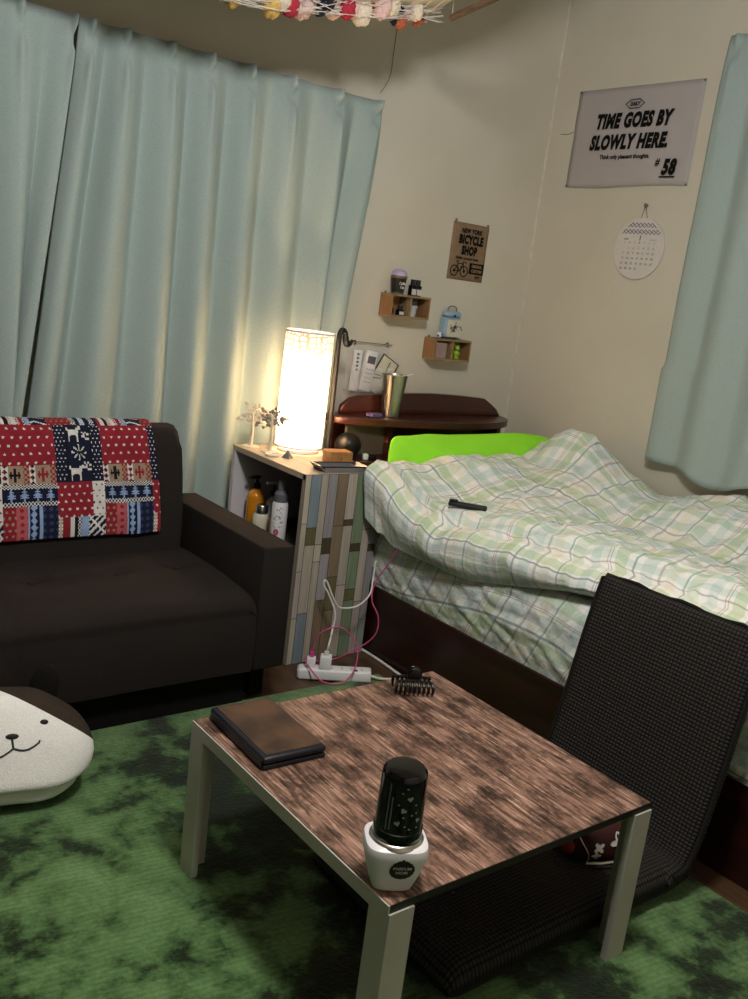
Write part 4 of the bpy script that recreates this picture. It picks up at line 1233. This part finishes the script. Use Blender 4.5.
tp = thing('slogan_poster', 'large pale grey poster with bold black slogan on the right wall', 'poster', (XB, 2.650, 1.614), 0)
def tpg(u, v):
    # u along -y
    bul = .0006+.006*sin(u*pi)*(1-v)+.004*sin(v*pi)*sin(u*pi)
    return (-bul, -.564*u+.004*nz(v*5, u, 2)*(1 if u < .1 else 0), .357*v+(-.004*sin(u*pi*2)*(1-v)))
o = MB().grid(tpg, 24, 16).build('paper', M['grey_paper'], tp, recalc=False); sm = o.modifiers.new('t', 'SOLIDIFY'); sm.thickness = .0008
xx = -.0112
def TB(body, size, yl, zl, sx, sh=.0, off=0, al='CENTER', sp=1.0):
    return lettering(body, size, M['ink'], tp, (xx, -yl, zl), RB, sx, sh, off, al, spacing=sp)
# coordinates: yl = distance from the poster's left edge, zl = above its lower edge
TB('TIME GOES BY', .068, .281, .213, .70, .2, .0042, sp=1.12)
TB('SLOWLY HERE.', .068, .277, .137, .705, .2, .0042, sp=1.12)
TB('Think only pleasant thoughts.', .0215, .272, .100, .90, 0, .0006)
TB('#', .038, .426, .072, .8, .15, .0006)
TB('58', .069, .478, .043, .76, .18, .0040, sp=1.1)
mb = MB().box(xx-.0004, -.512, .030, xx+.0004, -.444, .0345); mb.build('underline', M['ink'], tp, smooth=False)
MB().box(xx-.0004, -.436, .138, xx+.0004, -.425, .149).build('lettering', M['ink'], tp, smooth=False)
mb = MB(); hexp = [(.240, .292), (.262, .307), (.303, .307), (.325, .292), (.303, .277), (.262, .277)]
mb.tube([(xx, -a, b_) for a, b_ in hexp], .0014, 5, closed=True); mb.build('emblem_outline', M['ink'], tp)
lettering('DAILY', .0185, M['ink'], tp, (xx, -.2825, .2855), RB, .85, .1, .0007)
mb = MB()
for a, b_ in ((.006, .351), (.558, .351), (.558, .006), (.006, .006)): MB().sphere((-.004, -a, b_), .0032).build('push_pin', M['wire'], tp)

cl_ = thing('round_calendar', 'round white wall calendar with purple zigzag top hanging below the slogan poster', 'calendar', (XB, 2.238, 1.393), 0)
mb = MB(); n = 56; R = .110
def disc(mb, x, r): 
    return [mb.bm.verts.new((x, r*cos(2*pi*k/n), r*sin(2*pi*k/n))) for k in range(n)]
a_ = disc(mb, -.010, R); b_ = disc(mb, -.0001, R)
mb.bm.faces.new(a_); mb.bm.faces.new(b_[::-1])
for k in range(n): mb.bm.faces.new((a_[k], b_[k], b_[(k+1) % n], a_[(k+1) % n]))
mb.build('disc', M['white_paper'], cl_)
mb = MB()
for z0 in (.056, .064, .080, .088):
    hw = math.sqrt(R*R-(z0+.006)**2)-.006; m_ = int(hw*2/.0085); pts = []
    for k in range(m_+1): pts.append((-.0106, hw-2*hw*k/m_, z0+(.004 if k % 2 else -.004)))
    mb.tube(pts, .0015, 5)
mb.build('zigzag_print', M['purple'], cl_)
lettering('1', .024, M['ink'], cl_, (-.0106, .0, .030), RB, .9, 0, .0006)
lettering('2018', .010, M['greyprint'], cl_, (-.0106, .062, .030), RB)
lettering('January', .010, M['lavender'], cl_, (-.0106, -.060, .030), RB)
d = 1; row = 0; colm = 1
mb = MB()
for wd_ in range(7): lettering('SMTWTFS'[wd_], .008, M['greyprint'], cl_, (-.0106, .066-.022*wd_, .018), RB)
while d <= 31:
    lettering(str(d), .011, M['greyprint'] if colm else M['magenta'], cl_, (-.0106, .066-.022*colm, -.002-.0185*row), RB, name='date')
    d += 1; colm += 1
    if colm == 7: colm = 0; row += 1
mb.bm.free()
mb = MB().tube([(-.008, .014, .108), (-.012, .001, .152)], .0010, 5).tube([(-.008, -.014, .108), (-.012, -.001, .152)], .0010, 5)
mb.build('string', M['wire'], cl_)
mb = MB().sphere((-.012, 0, .153), .007).tube([(-.001, 0, .155), (-.02, 0, .158)], .003, 6); mb.build('wall_hook', M['wire'], cl_)

th_ = MB().tube(catmull([(2.085, 2.778, 2.04), (2.082, 2.778, 1.93), (2.078, 2.778, 1.85), (2.045, 2.778, 1.79)], 6), .0008, 5).build('hanging_thread', M['thread']); tag(th_, 'thin dark thread hanging down the wall above the right curtain end', 'thread')
ck = MB().tube(catmull([(XB-.0005, 2.655, 1.823), (XB-.0005, 2.68, 1.815), (XB-.0005, 2.72, 1.817)], 5), .0014, 5).build('wallpaper_tear', M['wire']); ck['kind'] = 'structure'  # short tear in the wallpaper beside the corner, drawn as a thin tube

# ------------------------------------------------------------------ power strip and cords
ps = thing('power_strip', 'white power strip lying on the floor in front of the striped cabinet', 'power strip', (1.580, 2.035, -.0050), radians(-37)); ps.rotation_euler = (0, radians(-3.4), radians(-37))
MB().box(-.108, -.023, 0, .108, .023, .032, .005, 3).build('strip_body', M['white_plastic'], ps)
MB().box(-.112, -.020, .003, -.106, .020, .030, .003, 2).build('end_cap', M['grey_pot'], ps)
MB().lathe([(.005, .031), (.005, .0335), (.003, .034)], 14, (.063, -.012, 0)).build('socket_hole', M['black_matte'], ps)
mb = MB()
for x in (-.01, .02, .05, .08):
    for y in (-.005, .005): mb.box(x-.004, y-.001, .0315, x+.004, y+.001, .0324)
mb.build('socket_slot', M['tag'], ps)
q1 = thing('usb_charger', 'small white charger cube with a pink plug on the power strip', 'charger', (1.522, 2.082, .0230), radians(-37))
MB().box(-.013, -.013, 0, .013, .013, .030, .003, 2).build('charger_body', M['white_plastic'], q1)
MB().box(-.006, -.004, .030, .006, .004, .048, .002, 2).build('plug', M['pink_bright'], q1)
q2 = thing('usb_charger', 'larger white charger cube with a white plug on the power strip', 'charger', (1.553, 2.052, .0252), radians(-37))
MB().box(-.017, -.017, 0, .017, .017, .040, .003, 2).build('charger_body', M['white_plastic'], q2)
MB().box(-.007, -.005, .040, .007, .005, .054, .002, 2).build('plug', M['white_cord'], q2)
def cord(name, pts, r, mat, label):
    o = MB().tube(catmull(pts, 10), r, 8).build(name, mat); return tag(o, label, 'cord')
cord('charging_cord', [(1.522, 2.082, .0715), (1.524, 2.072, .12), (1.545, 2.05, .150), (1.585, 2.03, .155), (1.620, 2.0, .11), (1.605, 1.975, .05), (1.565, 1.975, .008), (1.515, 2.005, .008), (1.500, 2.06, .034), (1.53, 2.125, .03), (1.60, 2.12, .012), (1.665, 2.09, .04), (1.722, 2.05, .10), (1.732, 2.05, .16), (1.722, 2.08, .21), (1.735, 2.09, .26), (1.752, 2.06, .33), (1.758, 2.02, .40)], .0021, M['pink_cord'], 'thin pink charging cord looping from the small charger up to the bed')
cord('charging_cord', [(1.553, 2.052, .0800), (1.556, 2.05, .10), (1.585, 2.08, .13), (1.595, 2.09, .18), (1.575, 2.105, .235), (1.558, 2.11, .262), (1.556, 2.11, .278), (1.568, 2.11, .272), (1.592, 2.10, .22), (1.62, 2.10, .19), (1.68, 2.095, .19), (1.735, 2.11, .215), (1.765, 2.14, .25), (1.775, 2.15, .31)], .0028, M['white_cord'], 'white charging cord with a folded loop rising from the larger charger')
o = MB().tube(catmull([(1.660, 1.975, .004), (1.69, 1.955, -.006), (1.72, 1.935, -.007), (1.75, 1.90, -.007), (1.765, 1.80, -.007)], 10), .004, 8)
o.xf(Matrix.Rotation(radians(37), 4, 'Z') @ Matrix.Translation((-1.580, -2.035, .0118))); o.build('cord', M['cream'], ps)
cord('extension_cord', [(1.797, 2.20, -.007), (1.797, 2.10, -.007), (1.790, 2.0, -.007), (1.780, 1.88, -.007), (1.775, 1.7, -.007)], .0045, M['white_cord'], 'white power cord running along the floor beside the bed frame')

# ------------------------------------------------------------------ pompom net under the ceiling
GN = thing('pompom_garland', 'net canopy of wool pompoms with a wooden stick hanging near the ceiling', 'garland', (1.5, 2.36, 1.80))
def net_edge(x):
    return lerp([-.9, -.62, -.296, -.14, .10, .38, .45], [-.03, -.02, -.004, .006, .058, .118, .14], x)
def cloth_pt(x, t, lift=0):
    return (x, .0-.85*t, net_edge(x)+.03+lift+.16*t+.36*t*t+.012*nz(x*9, t*6, 1))
random.seed(21)
mb = MB()
mb.grid(lambda u, v: cloth_pt(-1.5+1.90*u, v), 50, 16)
mb.build('canopy_cloth', M['cream'], GN, recalc=False)  # dense cloth spread forward and left, out of view, to shadow the upper wall
mb = MB()
for k in range(120):
    x0 = -.62+.9*random.random(); x1 = min(x0+random.uniform(.10, .3), .40); e0, e1 = random.uniform(-.004, .05), random.uniform(-.004, .05); yy_ = -random.uniform(.02, .06)
    mb.tube([(x0, yy_, net_edge(x0)+e0), ((x0+x1)/2, yy_-.008, net_edge((x0+x1)/2)+(e0+e1)/2-.004), (x1, yy_, net_edge(x1)+e1)], .0010, 5)
for k in range(20):
    x0 = -.6+.05*k; mb.tube([(x0, .0, net_edge(x0)+.01)]+[(x0+.03*t, -.8*t, cloth_pt(x0+.03*t, t)[2]-.012) for t in (.1, .3, .6, .9)], .0011, 5)
mb.build('net', M['white_paper'], GN)
pc2 = {'y': plain('mustard_wool', '#c9a65c', .95, var=.25, scale=120, bump=.5), 'r': plain('red_wool', '#a5283a', .95, var=.25, scale=120, bump=.5), 'p': plain('pink_wool', '#d9b9b4', .95, var=.15, scale=120, bump=.5),
       'k': plain('dark_wool', '#1c1b28', .95, var=.3, scale=120, bump=.5), 'o': plain('rust_wool', '#a85a3c', .95, var=.25, scale=120, bump=.5), 'c': plain('cream_wool', '#d9cdb9', .95, var=.15, scale=120, bump=.5)}
pom = [(-.28, 'y', .022, .0), (-.17, 'y', .028, .002), (-.12, 'r', .024, .004), (-.07, 'p', .034, .018), (-.02, 'k', .022, .010), (.06, 'r', .024, .006), (.03, 'p', .026, .012), (.115, 'c', .030, .002), (.175, 'p', .03, .02), (.245, 'k', .026, .006), (.258, 'o', .018, -.016), (.30, 'c', .022, .012), (.328, 'o', .02, -.002), (-.36, 'p', .026, .02), (-.44, 'k', .024, .02), (-.23, 'c', .024, .022), (.14, 'r', .02, .028), (-.2, 'p', .02, .03), (-.5, 'y', .026, .01), (-.32, 'c', .024, .014), (-.145, 'c', .026, .022), (-.045, 'p', .024, .022), (.085, 'p', .026, .018), (.21, 'c', .026, .022), (.275, 'p', .022, .026), (-.1, 'c', .02, .012), (.0, 'k', .018, .02)]
for i, (x, k, r, dz) in enumerate(pom):
    m2 = MB().sphere((0, 0, 0), r, 18, 12, sz=1.25)
    for v in m2.bm.verts: v.co *= 1+.22*nz(v.co.x*110+i, v.co.y*110, v.co.z*110)
    m2.build('pompom', pc2[k], GN, loc=(x, -.02-.012*(i % 3), net_edge(x)+dz+.014))
MB().tube([(.43, -.05, .14), (.375, -.28, .142), (.32, -.50, .15)], .010, 10).build('stick', M['stick'], GN)
mb = MB()
for (x, y, z) in ((-.85, -.05, .02), (.43, -.05, .14), (.32, -.50, .15), (-.85, -.8, .5)): mb.tube([(x, y, z), (x, y, ZC-1.80)], .0012, 5)
mb.build('hanging_string', M['white_cord'], GN)

# ------------------------------------------------------------------ lights
def point(name, loc_, e, col, r):
    l = bpy.data.lights.new(name, 'POINT'); l.energy = e; l.color = col; l.shadow_soft_size = r
    o = bpy.data.objects.new(name, l); COL.objects.link(o); o.location = loc_; return o
point('ceiling_lamp_light', (.80, .78, 2.08), 84, (1, .98, .955), .12)
w = bpy.data.worlds.new('world'); scene.world = w; w.use_nodes = True
w.node_tree.nodes['Background'].inputs[0].default_value = (.9, .95, 1, 1); w.node_tree.nodes['Background'].inputs[1].default_value = .02
scene.view_settings.view_transform = 'Standard'
scene.view_settings.look = 'None'
scene.view_settings.exposure = 0
scene.cycles.use_denoising = True
scene.cycles.max_bounces = 8
scene.cycles.sample_clamp_indirect = 6
